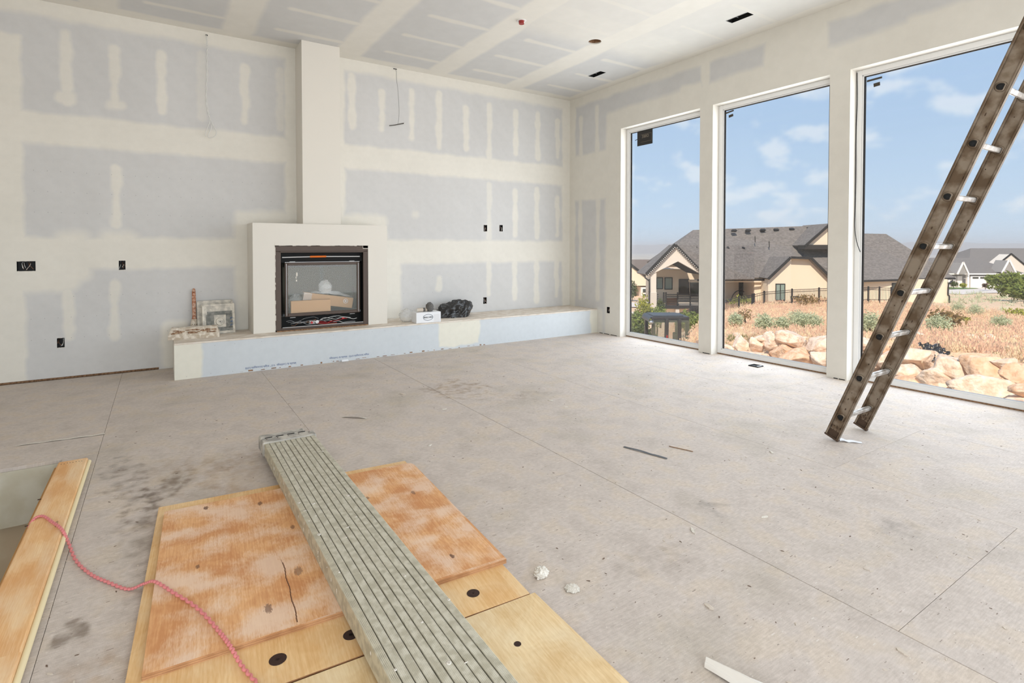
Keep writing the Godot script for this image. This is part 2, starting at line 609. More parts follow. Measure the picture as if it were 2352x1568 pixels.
func wall_mesh(xs: Array, ys: Array, holes: Array, f: Callable, hint: Vector3, b: Mb) -> void:
	# a flat face between two rulers, left open inside the holes (x0, y0, x1, y1)
	var ax: Array = xs.duplicate()
	var ay: Array = ys.duplicate()
	for q in holes:
		for v in [q[0], q[2]]:
			if not ax.has(v): ax.append(v)
		for v in [q[1], q[3]]:
			if not ay.has(v): ay.append(v)
	ax.sort()
	ay.sort()
	for i in ax.size() - 1:
		for j in ay.size() - 1:
			var cx: float = (ax[i] + ax[i + 1]) * 0.5
			var cy: float = (ay[j] + ay[j + 1]) * 0.5
			var open: bool = cx < xs[0] or cx > xs[-1] or cy < ys[0] or cy > ys[-1]
			for q in holes:
				open = open or (cx > q[0] and cx < q[2] and cy > q[1] and cy < q[3])
			if not open:
				b.quad(f.call(ax[i], ay[j]), f.call(ax[i + 1], ay[j]), f.call(ax[i + 1], ay[j + 1]), f.call(ax[i], ay[j + 1]), hint)

const OUTLETS := [   # on the back wall: centre, width, height
	[-6.647, 1.116, 0.136, 0.094], [-5.904, 1.112, 0.056, 0.094], [-6.402, 0.36, 0.058, 0.094],
	[-1.582, 1.576, 0.058, 0.094], [-1.312, 1.581, 0.058, 0.094], [-1.591, 0.517, 0.058, 0.094]]
const VENTS := [[-0.6, 3.29, -0.49, 3.54], [-0.6, 1.12, -0.49, 1.37]]
const CAN := Vector2(-1.355, 2.11)

func shell() -> void:
	var board := rgb(208, 206, 204)
	var mud := rgb(227, 222, 212)
	# --- back wall: two paper joints, the corner and ceiling tapes, filled screw lines on every stud
	var p := []
	var W := -XL
	var at := func(x0, y0, x1, y1): return [x0 + W, y0, x1 + W, y1]
	p.append(at.call(XL - 1, 2.29, 1.0, 2.60) + [0.035, 0.02])
	p.append(at.call(XL - 1, 1.08, 1.0, 1.40) + [0.04, 0.02])
	p.append(at.call(XL - 1, 3.51, 1.0, 4.5) + [0.05, 0.02])
	p.append(at.call(-0.16, -1.0, 1.0, 4.5) + [0.035, 0.02])
	p.append(at.call(-9.0, 0.0, -6.66, 3.3) + [0.03, 0.02])
	p.append(at.call(-4.33, 0.3, -3.62, 4.0) + [0.03, 0.02])
	p.append(at.call(-4.87, 0.2, -3.07, 1.72) + [0.05, 0.05])
	p.append(at.call(-3.3, 0.2, -2.89, 1.3) + [0.04, 0.04])
	p.append(at.call(-6.8, 0.86, -6.25, 1.3) + [0.06, 0.1])
	p.append(at.call(-6.5, 0.97, -6.15, 1.3) + [0.06, 0.1])
	p.append(at.call(-6.45, 1.25, -6.15, 1.46) + [0.08, 0.1])
	p.append(at.call(-6.1, 1.25, -5.75, 1.46) + [0.08, 0.1])
	p.append(at.call(-5.58, 0.0, -5.3, 0.52) + [0.04, 0.08])
	for sx in [[-6.33, 2.68, 3.42], [-5.945, 2.7, 3.36], [-5.545, 2.7, 3.38], [-5.175, 2.68, 3.44, 0.45], [-4.75, 2.68, 3.39], [-4.37, 2.66, 3.42, 0.6],
			[-5.945, 1.49, 2.14], [-6.345, 0.37, 0.91], [-5.975, 0.35, 0.97],
			[-3.53, 2.77, 3.5], [-3.14, 2.79, 3.35], [-2.725, 2.74, 3.44], [-2.32, 2.64, 3.46], [-1.905, 2.65, 3.33], [-1.515, 2.56, 3.42], [-1.05, 2.68, 3.39], [-0.64, 2.64, 3.41], [-0.255, 2.69, 3.34],
			[-1.52, 1.4, 2.26, 0.7], [-1.06, 1.45, 2.18], [-0.655, 1.42, 2.24], [-0.255, 1.46, 2.12],
			[-1.53, 0.57, 1.12], [-1.07, 0.49, 1.12], [-0.66, 0.42, 1.12], [-0.27, 0.48, 1.12], [-2.325, 0.69, 0.91]]:
		p.append(at.call(sx[0] - 0.043, sx[1], sx[0] + 0.043, sx[2]) + [0.026, 0.045, sx[3] if sx.size() > 3 else 0.9, 0.02])
	p.append(at.call(-6.42, 2.7, -6.26, 2.83) + [0.03, 0.05, 0.9])
	p.append(at.call(-6.02, 2.7, -5.84, 2.8) + [0.03, 0.05, 0.8])
	p.append(at.call(-2.74, 1.69, -2.62, 1.8) + [0.04, 0.05, 0.7])
	var dots := []
	for r_ in [[2.035, -6.58, -4.4], [1.835, -6.58, -4.4], [1.635, -6.58, -4.95], [0.815, -6.3, -4.9], [0.61, -6.62, -4.9], [0.405, -6.62, -5.5]]:
		var x: float = r_[1]
		while x < r_[2]:
			dots.append(Vector2(x + W, r_[0]))
			x += 0.1
	for y in [0.88, 0.68, 0.5]:
		for i in 9:
			dots.append(Vector2(-2.85 + i * 0.14 + W, y))
	var m := mat("drywall_back", Color.WHITE, 0.93)
	m.albedo_texture = drywall_texture(W, H, 230.0, p, dots, board, mud, 101)
	var wb := structure("wall_back", "taped grey drywall wall behind the fireplace")
	var holes := [[XL, 0.0, -5.6, 0.022]]
	for o in OUTLETS:
		holes.append([o[0] - o[2] / 2, o[1] - o[3] / 2, o[0] + o[2] / 2, o[1] + o[3] / 2])
	var b := Mb.new()
	b.o = Vector3(XL, H, 0); b.ua = Vector3(1.0 / W, 0, 0); b.va = Vector3(0, -1.0 / H, 0)
	wall_mesh([XL, 0.0], [0.0, H], holes, func(x, y): return Vector3(x, y, 0.0), Vector3.BACK, b)
	b.quad(Vector3(XL, 0.022, 0), Vector3(-5.6, 0.022, 0), Vector3(-5.6, 0.022, -0.013), Vector3(XL, 0.022, -0.013), Vector3.DOWN)
	obj("drywall", b, m, wb)
	b = Mb.new()
	b.span(Vector3(XL - 0.2, -0.3, -0.3), Vector3(0.2, H + 0.3, -0.14))
	obj("sheathing", b, M.plate_wood, wb)
	b = Mb.new()
	b.span(Vector3(XL, 0.0, -0.1), Vector3(-5.6, 0.04, -0.013), 0.002)
	obj("sole_plate", b, M.plate_wood, wb)
	# --- window wall
	p = []
	# grey paper left showing is the ground colour here; everything taped or skimmed is a patch
	p.append([-1.0, 3.52, 12.0, 4.2, 0.04, 0.02])
	p.append([-1.0, -1.0, 0.14, 4.5, 0.03, 0.02])
	p.append([-1.0, 2.03, 12.0, 2.75, 0.04, 0.03])
	p.append([0.835, -1.0, 12.0, 3.29, 0.05, 0.06])
	p.append([2.52, 3.1, 2.65, 3.6, 0.03, 0.03])
	p.append([3.345, 3.1, 4.03, 3.7, 0.04, 0.04])
	p.append([2.2, 3.1, 2.56, 3.335, 0.04, 0.06])
	p.append([4.7, 3.1, 12.0, 3.33, 0.05, 0.05])
	p.append([5.3, 3.1, 12.0, 3.8, 0.05, 0.05])
	for s in [[0.27, 2.7, 3.36], [0.645, 2.7, 3.46], [0.26, 0.46, 2.1], [0.67, 0.49, 2.1]]:
		p.append([s[0] - 0.045, s[1], s[0] + 0.045, s[2], 0.026, 0.04, 0.85])
	p.append([0.6, -0.2, 0.78, 0.36, 0.05, 0.05, 0.8])
	m = mat("drywall_windows", Color.WHITE, 0.93)
	m.albedo_texture = drywall_texture(ZF, H, 150.0, p, [], board, mud, 102)
	var wr := structure("wall_right", "drywall wall with a row of tall window openings")
	holes = [[0.878, 0.318, 0.938, 0.41]]
	var open := []
	for wz in WINDOWS:
		holes.append([wz[0], 0.0, wz[1], WH])
		open.append([wz[0], 0.0, wz[1], WH])
	b = Mb.new()
	b.o = Vector3(0, H, 0); b.ua = Vector3(0, 0, 1.0 / ZF); b.va = Vector3(0, -1.0 / H, 0)
	wall_mesh([0.0, ZF], [0.0, H], holes, func(z, y): return Vector3(0, y, z), Vector3.LEFT, b)
	obj("drywall", b, m, wr)
	b = Mb.new()
	wall_mesh([-0.3, ZF + 0.2], [-3.2, H + 0.3], open, func(z, y): return Vector3(0.21, y, z), Vector3.RIGHT, b)
	for wz in WINDOWS:
		for q in [[0.165, 0.21]]:
			b.quad(Vector3(q[0], 0, wz[0]), Vector3(q[1], 0, wz[0]), Vector3(q[1], WH, wz[0]), Vector3(q[0], WH, wz[0]), Vector3.BACK)
			b.quad(Vector3(q[0], 0, wz[1]), Vector3(q[1], 0, wz[1]), Vector3(q[1], WH, wz[1]), Vector3(q[0], WH, wz[1]), Vector3.FORWARD)
			b.quad(Vector3(q[0], WH, wz[0]), Vector3(q[1], WH, wz[0]), Vector3(q[1], WH, wz[1]), Vector3(q[0], WH, wz[1]), Vector3.DOWN)
			b.quad(Vector3(q[0], 0, wz[0]), Vector3(q[1], 0, wz[0]), Vector3(q[1], 0, wz[1]), Vector3(q[0], 0, wz[1]), Vector3.UP)
	obj("stucco", b, mat("own_stucco", rgb(214, 204, 190), 0.95), wr)
	b = Mb.new()
	for wz in WINDOWS:   # plastered returns of each opening
		b.quad(Vector3(0, 0, wz[0]), Vector3(0.165, 0, wz[0]), Vector3(0.165, WH, wz[0]), Vector3(0, WH, wz[0]), Vector3.BACK)
		b.quad(Vector3(0, 0, wz[1]), Vector3(0.165, 0, wz[1]), Vector3(0.165, WH, wz[1]), Vector3(0, WH, wz[1]), Vector3.FORWARD)
		b.quad(Vector3(0, WH, wz[0]), Vector3(0.165, WH, wz[0]), Vector3(0.165, WH, wz[1]), Vector3(0, WH, wz[1]), Vector3.DOWN)
	obj("window_return", b, M.compound, wr)
	b = Mb.new()   # gaps under the drywall at the foot of the piers
	for q in [[0.72, 0.79], [0.82, 0.93], [0.96, 1.09], [2.58, 2.68], [4.12, 4.16], [4.17, 4.225]]:
		b.span(Vector3(-0.002, 0.0, q[0]), Vector3(0.01, 0.008, q[1]))
	small(obj("foot_gap", b, M.soot_black, wr))
	# --- ceiling
	p = []
	for x in [-7.28, -6.06, -4.84, -3.625, -2.405, -1.19, 0.0]:
		p.append([x - 0.155 + W, -1.0, x + 0.155 + W, 12.0, 0.04, 0.02])
	p.append([-1.0, ZF - 0.17, 12.0, ZF + 1.0, 0.04, 0.02])
	p.append([-3.4 + W + 0.9, ZF - 2.75, W + 0.5, ZF - 2.0 + 0.02, 0.2, 0.1, 0.75])
	p.append([-2.4 + W, ZF - 4.4, W + 0.5, ZF - 2.5, 0.25, 0.1, 0.6])
	for i in 15:
		var z := 0.5 + 0.612 * i
		for k in 7:
			var x0 := -7.13 + 1.216 * k + 0.2
			p.append([x0 + W + rng.randf_range(-0.06, 0.03), ZF - z - 0.036, x0 + 0.82 + W + rng.randf_range(-0.05, 0.06), ZF - z + 0.036, 0.024, 0.035, 0.85, 0.014])
	m = mat("drywall_ceiling", Color.WHITE, 0.93)
	m.albedo_texture = drywall_texture(W, ZF, 120.0, p, [], rgb(208, 206, 203), mud, 103)
	var ce := structure("ceiling", "taped drywall ceiling with vent cut-outs")
	b = Mb.new()
	b.o = Vector3(XL, H, 0); b.ua = Vector3(1.0 / W, 0, 0); b.va = Vector3(0, 0, 1.0 / ZF)
	var cr := 0.075
	holes = VENTS.duplicate()
	holes.append([CAN.x - 0.1, CAN.y - 0.1, CAN.x + 0.1, CAN.y + 0.1])
	wall_mesh([XL, 0.0], [0.0, ZF], holes, func(x, z): return Vector3(x, H, z), Vector3.DOWN, b)
	for k in 32:
		var a0 := TAU * k / 32.0
		var a1 := TAU * (k + 1) / 32.0
		var e0 := Vector2(cos(a0), sin(a0))
		var e1 := Vector2(cos(a1), sin(a1))
		var s0 := e0 * 0.1 / maxf(absf(e0.x), absf(e0.y))
		var s1 := e1 * 0.1 / maxf(absf(e1.x), absf(e1.y))
		var f := func(q: Vector2): return Vector3(CAN.x + q.x, H, CAN.y + q.y)
		b.quad(f.call(e0 * cr), f.call(e1 * cr), f.call(s1), f.call(s0), Vector3.DOWN)
		b.quad(f.call(e0 * cr), f.call(e1 * cr), f.call(e1 * cr) + Vector3(0, 0.014, 0), f.call(e0 * cr) + Vector3(0, 0.014, 0), Vector3(-e0.x, 0, -e0.y))
	obj("drywall", b, m, ce)
	b = Mb.new()
	b.span(Vector3(XL - 0.3, H + 0.3, -0.4), Vector3(0.6, H + 0.5, ZF + 0.4))
	obj("roof_deck", b, M.plate_wood, ce)
	b = Mb.new()
	b.span(Vector3(CAN.x - 0.2, H + 0.05, CAN.y + 0.01), Vector3(CAN.x + 0.2, H + 0.2, CAN.y + 0.05), 0.003)
	obj("joist", b, M.pine, ce)
	# --- the two walls out of sight
	b = Mb.new()
	b.span(Vector3(XL - 0.15, -0.3, -0.2), Vector3(XL, H + 0.3, ZF + 0.2))
	tag(obj("wall_left", b, M.compound), "", "", "", "structure")
	b = Mb.new()
	open = []
	for dx in FILL_DOORS:
		open.append([dx[0], 0.0, dx[1], 2.4])
	wall_mesh([XL, 0.0], [0.0, H], open, func(x, y): return Vector3(x, y, ZF), Vector3.FORWARD, b)
	wall_mesh([XL - 0.2, 0.21], [-0.3, H + 0.3], open, func(x, y): return Vector3(x, y, ZF + 0.2), Vector3.BACK, b)
	for dx in FILL_DOORS:
		for s in 2:
			b.quad(Vector3(dx[s], 0, ZF), Vector3(dx[s], 0, ZF + 0.2), Vector3(dx[s], 2.4, ZF + 0.2), Vector3(dx[s], 2.4, ZF), Vector3(1 - 2 * s, 0, 0))
		b.quad(Vector3(dx[0], 2.4, ZF), Vector3(dx[1], 2.4, ZF), Vector3(dx[1], 2.4, ZF + 0.2), Vector3(dx[0], 2.4, ZF + 0.2), Vector3.DOWN)
		b.quad(Vector3(dx[0], 0, ZF), Vector3(dx[1], 0, ZF), Vector3(dx[1], 0, ZF + 0.2), Vector3(dx[0], 0, ZF + 0.2), Vector3.UP)
	tag(obj("wall_front", b, M.compound), "", "", "", "structure")
	for i in FILL_DOORS.size():
		var dr := structure("door_%d" % (i + 1))  # added door, there to carry its fill light
		b = Mb.new()
		var x0: float = FILL_DOORS[i][0]
		var x1: float = FILL_DOORS[i][1]
		for q in [[x0, x0 + 0.06, 0.0, 2.4], [x1 - 0.06, x1, 0.0, 2.4], [x0, x1, 2.34, 2.4], [x0, x1, 0.0, 0.06], [(x0 + x1) / 2 - 0.04, (x0 + x1) / 2 + 0.04, 0.0, 2.4]]:
			b.span(Vector3(q[0], q[2], ZF + 0.08), Vector3(q[1], q[3], ZF + 0.13), 0.003)
		obj("door_frame", b, M.white_vinyl, dr)
		b = Mb.new()
		b.quad(Vector3(x0, 0, ZF + 0.105), Vector3(x1, 0, ZF + 0.105), Vector3(x1, 2.4, ZF + 0.105), Vector3(x0, 2.4, ZF + 0.105), Vector3.FORWARD)
		obj("pane", b, M.window_glass, dr)
	# --- floor: plywood sheets with open joints over a dark deck
	var spots := [[-3.3, 2.42, 0.3, 0.36, 0.42, 0.6, 2.2, 0.4], [-2.98, 2.95, 0.28, 0.16, 0.2, 0.5, 1.5, 0.0], [-5.35, 3.35, 0.5, 0.45, 0.3, 0.9, 1.2, 0.3], [-5.75, 3.2, 0.12, 0.5, 0.34, 0.0, 3.0, -0.2], [-5.62, 4.1, 0.12, 0.6, 0.36, 0.2, 2.4, -0.1],
		[-5.85, 4.55, 0.06, 0.09, 0.7, 0.2, 3.0, 0.4], [-5.55, 3.4, 0.1, 0.18, 0.4, 0.0, 3.0, 0.5], [-3.3, 5.15, 0.14, 0.1, 0.3, 0.0, 2.0, 0.2], [-2.75, 5.75, 0.16, 0.1, 0.22, 0.0, 2.0, 0.1], [-3.9, 5.3, 0.2, 0.1, 0.2, 0.2, 2.0, 0.3], [-5.7, 5.0, 0.3, 0.5, 0.3, 0.9, 1.3, 0.2]]
	var fm := mat("decking", Color.WHITE, 0.82)
	fm.albedo_texture = floor_texture()
	fm.detail_enabled = true
	fm.detail_albedo = stain_texture(1100, 1280, spots)
	fm.detail_blend_mode = BaseMaterial3D.BLEND_MODE_MUL
	fm.detail_uv_layer = BaseMaterial3D.DETAIL_UV_2
	var rough_ := NoiseTexture2D.new()
	rough_.width = 512; rough_.height = 512; rough_.seamless = true
	rough_.noise = noise(61, 0.05, 5)
	fm.heightmap_enabled = true
	fm.heightmap_texture = rough_
	fm.heightmap_scale = 0.12
	var fl := structure("floor", "dusty plywood subfloor of butted sheets")
	b = Mb.new()
	wall_mesh([XL, 0.165], [0.0, ZF], [[-7.2, 2.6, -6.09, 6.2]], func(x, z): return Vector3(x, -0.022, z), Vector3.UP, b)
	wall_mesh([XL, 0.21], [-0.2, ZF + 0.2], [[-7.2, 2.6, -6.09, 6.2]], func(x, z): return Vector3(x, -0.3, z), Vector3.DOWN, b)
	obj("deck", b, M.plate_wood, fl)
	var xs := [XL, -7.2, -5.915, -4.705, -3.5, -2.275, -1.07, 0.165]
	var off := [1.2, 2.6, 0.9, 2.0, 1.17, 0.36, 1.6]
	for i in 7:
		var zs := [0.0]
		var z: float = off[i]
		while z < ZF - 0.2:
			zs.append(z)
			z += 2.44
		zs.append(ZF)
		for j in zs.size() - 1:
			var pieces := [[xs[i], zs[j], xs[i + 1], zs[j + 1]]]
			var well := [-7.2, 2.6, -6.09, 6.2]
			var kept := []
			for q in pieces:   # cut the stair opening out
				if q[2] <= well[0] or q[0] >= well[2] or q[3] <= well[1] or q[1] >= well[3]:
					kept.append(q)
					continue
				if q[1] < well[1]: kept.append([q[0], q[1], q[2], well[1]])
				if q[3] > well[3]: kept.append([q[0], well[3], q[2], q[3]])
				var z0: float = maxf(q[1], well[1])
				var z1: float = minf(q[3], well[3])
				if q[0] < well[0]: kept.append([q[0], z0, well[0], z1])
				if q[2] > well[2]: kept.append([well[2], z0, q[2], z1])
			for q in kept:
				floor_panel(fl, q, fm)
	# --- stairwell
	for q in [["wall_stair_far", Vector3(-7.3, -0.35, 2.5), Vector3(-6.0, -0.02, 2.6), "well_board"], ["wall_stair_back", Vector3(-7.3, -2.8, 2.35), Vector3(-6.0, -0.35, 2.5), "lower_wall"],
			["wall_stair_right", Vector3(-6.09, -2.8, 2.5), Vector3(-5.98, -0.022, 6.3), "lower_wall"], ["wall_stair_left", Vector3(-7.3, -2.8, 2.4), Vector3(-7.2, -0.022, 6.3), "lower_wall"],
			["wall_stair_near", Vector3(-7.3, -2.8, 6.2), Vector3(-6.0, -0.022, 6.3), "lower_wall"], ["floor_lower", Vector3(-7.3, -2.95, 2.3), Vector3(-5.9, -2.8, 6.4), "plate_wood"]]:
		b = Mb.new()
		b.span(q[1], q[2])
		tag(obj(q[0], b, M[q[3]]), "", "", "", "structure")
	# --- windows
	for i in WINDOWS.size():
		window(i + 1, WINDOWS[i][0], WINDOWS[i][1])

func floor_panel(fl: Node3D, q: Array, fm: Material) -> void:
	var b := Mb.new()
	var turn := rng.randf_range(0.0, 1.0)
	b.ua = Vector3(1 / 2.44, 0, 0); b.va = Vector3(0, 0, 1 / 2.44)
	b.o = Vector3(rng.randf() * 3.0, 0, rng.randf() * 3.0)
	var g := 0.0007
	var x0: float = q[0] + (0.0018 if absf(q[0] + 3.5) < 0.01 else g)
	var x1: float = q[2] - (0.0018 if absf(q[2] + 3.5) < 0.01 else g)
	var z0: float = q[1] + g
	var z1: float = q[3] - g
	var e := 0.0007
	b.quad(Vector3(x0 + e, 0, z0 + e), Vector3(x1 - e, 0, z0 + e), Vector3(x1 - e, 0, z1 - e), Vector3(x0 + e, 0, z1 - e), Vector3.UP)
	var c := [Vector3(x0, 0, z0), Vector3(x1, 0, z0), Vector3(x1, 0, z1), Vector3(x0, 0, z1)]
	var i := [Vector3(x0 + e, 0, z0 + e), Vector3(x1 - e, 0, z0 + e), Vector3(x1 - e, 0, z1 - e), Vector3(x0 + e, 0, z1 - e)]
	for k in 4:
		var k2 := (k + 1) % 4
		var out: Vector3 = (c[k] + c[k2]) * 0.5 - (c[0] + c[2]) * 0.5
		var dn := Vector3(0, -0.0015, 0)
		b.quad(i[k], i[k2], c[k2] + dn, c[k] + dn, out.normalized() + Vector3.UP)
		b.quad(c[k] + dn, c[k2] + dn, c[k2] + Vector3(0, -0.019, 0), c[k] + Vector3(0, -0.019, 0), out)
	var a := []
	a.resize(Mesh.ARRAY_MAX)
	a[Mesh.ARRAY_VERTEX] = b.v; a[Mesh.ARRAY_NORMAL] = b.n; a[Mesh.ARRAY_TEX_UV] = b.t
	var u2 := PackedVector2Array()
	for v in b.v:
		u2.append(Vector2((v.x - XL) / -XL, v.z / ZF))
	a[Mesh.ARRAY_TEX_UV2] = u2
	var m := ArrayMesh.new()
	m.add_surface_from_arrays(Mesh.PRIMITIVE_TRIANGLES, a)
	m.surface_set_material(0, fm)
	part_of(fl, "floor_panel", m)

func window(i: int, z0: float, z1: float) -> void:
	var w := structure("window_%d" % i, "")
	var b := Mb.new()
	var fw := 0.05
	var fd := 0.05
	var xc := 0.14
	for q in [[z0, z0 + fw, 0.012, WH], [z1 - fw, z1, 0.012, WH], [z0 + fw, z1 - fw, WH - fw, WH], [z0 + fw, z1 - fw, 0.012, fw + 0.008]]:
		b.span(Vector3(xc - fd / 2, q[2], q[0]), Vector3(xc + fd / 2, q[3], q[1]), 0.004)
	for q in [[z0 + fw, z0 + fw + 0.012, fw, WH - fw], [z1 - fw - 0.012, z1 - fw, fw, WH - fw], [z0 + fw, z1 - fw, WH - fw - 0.012, WH - fw], [z0 + fw, z1 - fw, fw, fw + 0.02]]:
		b.span(Vector3(xc - 0.014, q[2], q[0]), Vector3(xc + 0.02, q[3], q[1]), 0.003)
	obj("window_frame", b, M.white_vinyl, w)
	b = Mb.new()
	for q in [[z0 + fw + 0.012, z0 + fw + 0.022, fw, WH - fw], [z1 - fw - 0.022, z1 - fw - 0.012, fw, WH - fw], [z0 + fw, z1 - fw, WH - fw - 0.018, WH - fw - 0.012]]:
		b.span(Vector3(xc - 0.004, q[2], q[0]), Vector3(xc + 0.018, q[3], q[1]))
	obj("gasket", b, M.gasket, w)
	b = Mb.new()
	b.quad(Vector3(xc, fw, z0 + fw), Vector3(xc, fw, z1 - fw), Vector3(xc, WH - fw, z1 - fw), Vector3(xc, WH - fw, z0 + fw), Vector3.LEFT)
	obj("pane", b, M.window_glass, w)
	b = Mb.new()
	b.span(Vector3(0.12, 0.0, z0), Vector3(0.165, 0.012, z1))
	obj("sill_gap", b, M.plate_wood, w)

# ---------------------------------------------------------------- hearth, surround, chimney and insert
func fireplace() -> void:
	# raised hearth bench
	var hh := 0.357
	var hx := -5.472
	var hz := 0.6646
	var he := thing("hearth_bench", "long low drywall hearth bench with a pale blue front below the fireplace", "hearth", Vector3(hx, 0, 0.0))
	var W := -hx
	var p := [[-1.0, -1.0, 0.235, 1.0, 0.02, 0.01, 0.95], [W - 2.66, 0.035, W - 2.07, 1.0, 0.02, 0.03, 0.95], [W - 0.14, -1.0, W + 1.0, 1.0, 0.03, 0.02, 0.9]]
	var dots := []
	for i in 26:
		dots.append(Vector2(0.35 + i * 0.2 + 0.03 * sin(i * 4.0), 0.31))
	for i in 30:
		dots.append(Vector2(0.1 + i * 0.178 + 0.05 * sin(i * 7.0), 0.03 + 0.008 * sin(i * 3.0)))
	var m := mat("hearth_front", Color.WHITE, 0.92)
	m.albedo_texture = drywall_texture(W, hh, 260.0, p, dots, rgb(205, 209, 212), rgb(228, 223, 208), 104)
	var b := Mb.new()
	b.o = Vector3(0, hh, 0); b.ua = Vector3(1.0 / W, 0, 0); b.va = Vector3(0, -1.0 / hh, 0)
	b.quad(Vector3(0, 0, hz), Vector3(W, 0, hz), Vector3(W, hh - 0.014, hz), Vector3(0, hh - 0.014, hz), Vector3.BACK)
	obj("front_board", b, m, he)
	b = Mb.new()
	b.quad(Vector3(0, 0, 0), Vector3(0, 0, hz), Vector3(0, hh - 0.014, hz), Vector3(0, hh - 0.014, 0), Vector3.LEFT)
	obj("end_board", b, M.compound, he)
	b = Mb.new()
	b.span(Vector3(0, hh - 0.016, 0.007), Vector3(W, hh, hz + 0.004), 0.003)
	obj("top_board", b, M.hearth_top, he)
	b = Mb.new()
	var r := RandomNumberGenerator.new()
	r.seed = 3
	var x := -4.9
	while x < -2.0:   # paper torn off along the foot of the board
		var l := r.randf_range(0.01, 0.05)
		b.span(Vector3(x - hx, 0.002 + r.randf() * 0.012, hz), Vector3(x - hx + l, 0.006 + r.randf() * 0.016, hz + 0.0015))
		x += l + r.randf_range(0.02, 0.14)
	small(obj("torn_paper", b, M.plate_wood, he))
	for q in [[-4.35, 0.022, "Walls & Ceilings  1/2\" High Strength LITE"], [-3.52, 0.03, "High Strength LITE - Walls & Ceilings"]]:
		var t := lettering(q[2], 0.026, M.ink_blue)
		t.name = "board_print"
		he.add_child(t, true)
		t.position = Vector3(q[0] - hx - 0.25, q[1] + 0.02, hz + 0.001)
		t.rotation.z = PI
	# fireplace surround and chimney breast
	var sl := -4.736; var sr := -3.2305; var st := 1.561; var sd := 0.4203
	var su := thing("fireplace_surround", "white plastered fireplace surround box standing on the hearth", "surround", Vector3(sl, hh, 0))
	var o := Vector3(sl, hh, 0)
	b = Mb.new()
	for q in [[sl, -4.515, hh, st], [-3.468, sr, hh, st], [-4.515, -3.468, 1.318, st]]:
		b.span(Vector3(q[0], q[2], 0.0) - o, Vector3(q[1], q[3], sd) - o)
	b.span(Vector3(sl, st, 0.0) - o, Vector3(sr, st + 0.001, sd) - o)
	obj("plaster_box", b, M.compound, su)
	b = Mb.new()   # ragged plaster where the opening was cut
	x = -4.515
	while x < -3.47:
		var w := r.randf_range(0.008, 0.05)
		var d := r.randf_range(0.0, 0.007)
		b.span(Vector3(x, 1.318 - d, sd - 0.012) - o, Vector3(x + w, 1.32, sd + 0.001) - o)
		x += w
	var y := hh + 0.02
	while y < 1.3:
		var w := r.randf_range(0.01, 0.06)
		b.span(Vector3(-4.518, y, sd - 0.012) - o, Vector3(-4.515 + r.randf_range(0.0, 0.008), y + w, sd + 0.001) - o)
		y += w
	for i in 12:
		b.span(Vector3(-3.545 + r.randf() * 0.06, 1.318 - r.randf_range(0.01, 0.045), sd - 0.01) - o, Vector3(-3.47, 1.319, sd + 0.0005) - o)
	small(obj("ragged_edge", b, M.plaster_chip, su))
	var ch := thing("chimney_breast", "tall plain plastered chimney breast rising from surround to ceiling", "chimney", Vector3(-4.199, st, 0))
	b = Mb.new()
	b.span(Vector3(0, 0.0012, 0.0), Vector3(0.431, H - st, 0.3341), 0.002)
	obj("plaster_box", b, M.compound, ch)
	# gas fire insert
	var fi := thing("fireplace_insert", "black steel gas fireplace insert with a glass door", "fireplace", Vector3(-4.5, hh, 0.0))
	o = Vector3(-4.5, hh, 0.0)
	var z := sd - 0.004
	b = Mb.new()
	b.span(Vector3(-4.512, 1.252, z - 0.02) - o, Vector3(-3.471, 1.312, z) - o, 0.002)
	obj("top_flange", b, M.brown_black, fi)
	for q in [[-4.512, -4.452], [-3.527, -3.471]]:
		b = Mb.new()
		b.span(Vector3(q[0], hh + 0.012, z - 0.02) - o, Vector3(q[1], 1.250, z) - o, 0.002)
		obj("side_flange", b, M.brown_black, fi)
	b = Mb.new()
	b.span(Vector3(-4.452, hh + 0.012, z - 0.02) - o, Vector3(-3.527, 0.395, z) - o, 0.002)
	obj("bottom_flange", b, M.brown_black, fi)
	b = Mb.new()
	b.span(Vector3(-4.5, hh + 0.001, z - 0.02) - o, Vector3(-3.48, hh + 0.012, z + 0.03) - o)
	obj("foot_strip", b, M.plate_wood, fi)
	b = Mb.new()
	b.span(Vector3(-4.46, 1.236, z - 0.016) - o, Vector3(-3.52, 1.252, z + 0.006) - o, 0.002)
	obj("hood_lip", b, M.brown_black, fi)
	# the casing behind: five inner faces
	b = Mb.new()
	var x0 := -4.452; var x1 := -3.527; var y0 := 0.372; var y1 := 1.24; var zb := 0.02; var zf := z - 0.02
	b.quad(Vector3(x0, y0, zb) - o, Vector3(x0, y0, zf) - o, Vector3(x0, y1, zf) - o, Vector3(x0, y1, zb) - o, Vector3.RIGHT)
	b.quad(Vector3(x1, y0, zb) - o, Vector3(x1, y0, zf) - o, Vector3(x1, y1, zf) - o, Vector3(x1, y1, zb) - o, Vector3.LEFT)
	b.quad(Vector3(x0, y1, zb) - o, Vector3(x1, y1, zb) - o, Vector3(x1, y1, zf) - o, Vector3(x0, y1, zf) - o, Vector3.DOWN)
	b.quad(Vector3(x0, y0, zb) - o, Vector3(x1, y0, zb) - o, Vector3(x1, y0, zf) - o, Vector3(x0, y0, zf) - o, Vector3.UP)
	b.quad(Vector3(x0, y0, 0.3) - o, Vector3(x1, y0, 0.3) - o, Vector3(x1, 0.5, 0.3) - o, Vector3(x0, 0.5, 0.3) - o, Vector3.BACK)
	b.quad(Vector3(x0, 1.13, 0.36) - o, Vector3(x1, 1.13, 0.36) - o, Vector3(x1, y1, 0.36) - o, Vector3(x0, y1, 0.36) - o, Vector3.BACK)
	obj("casing", b, M.soot_black, fi)
	b = Mb.new()
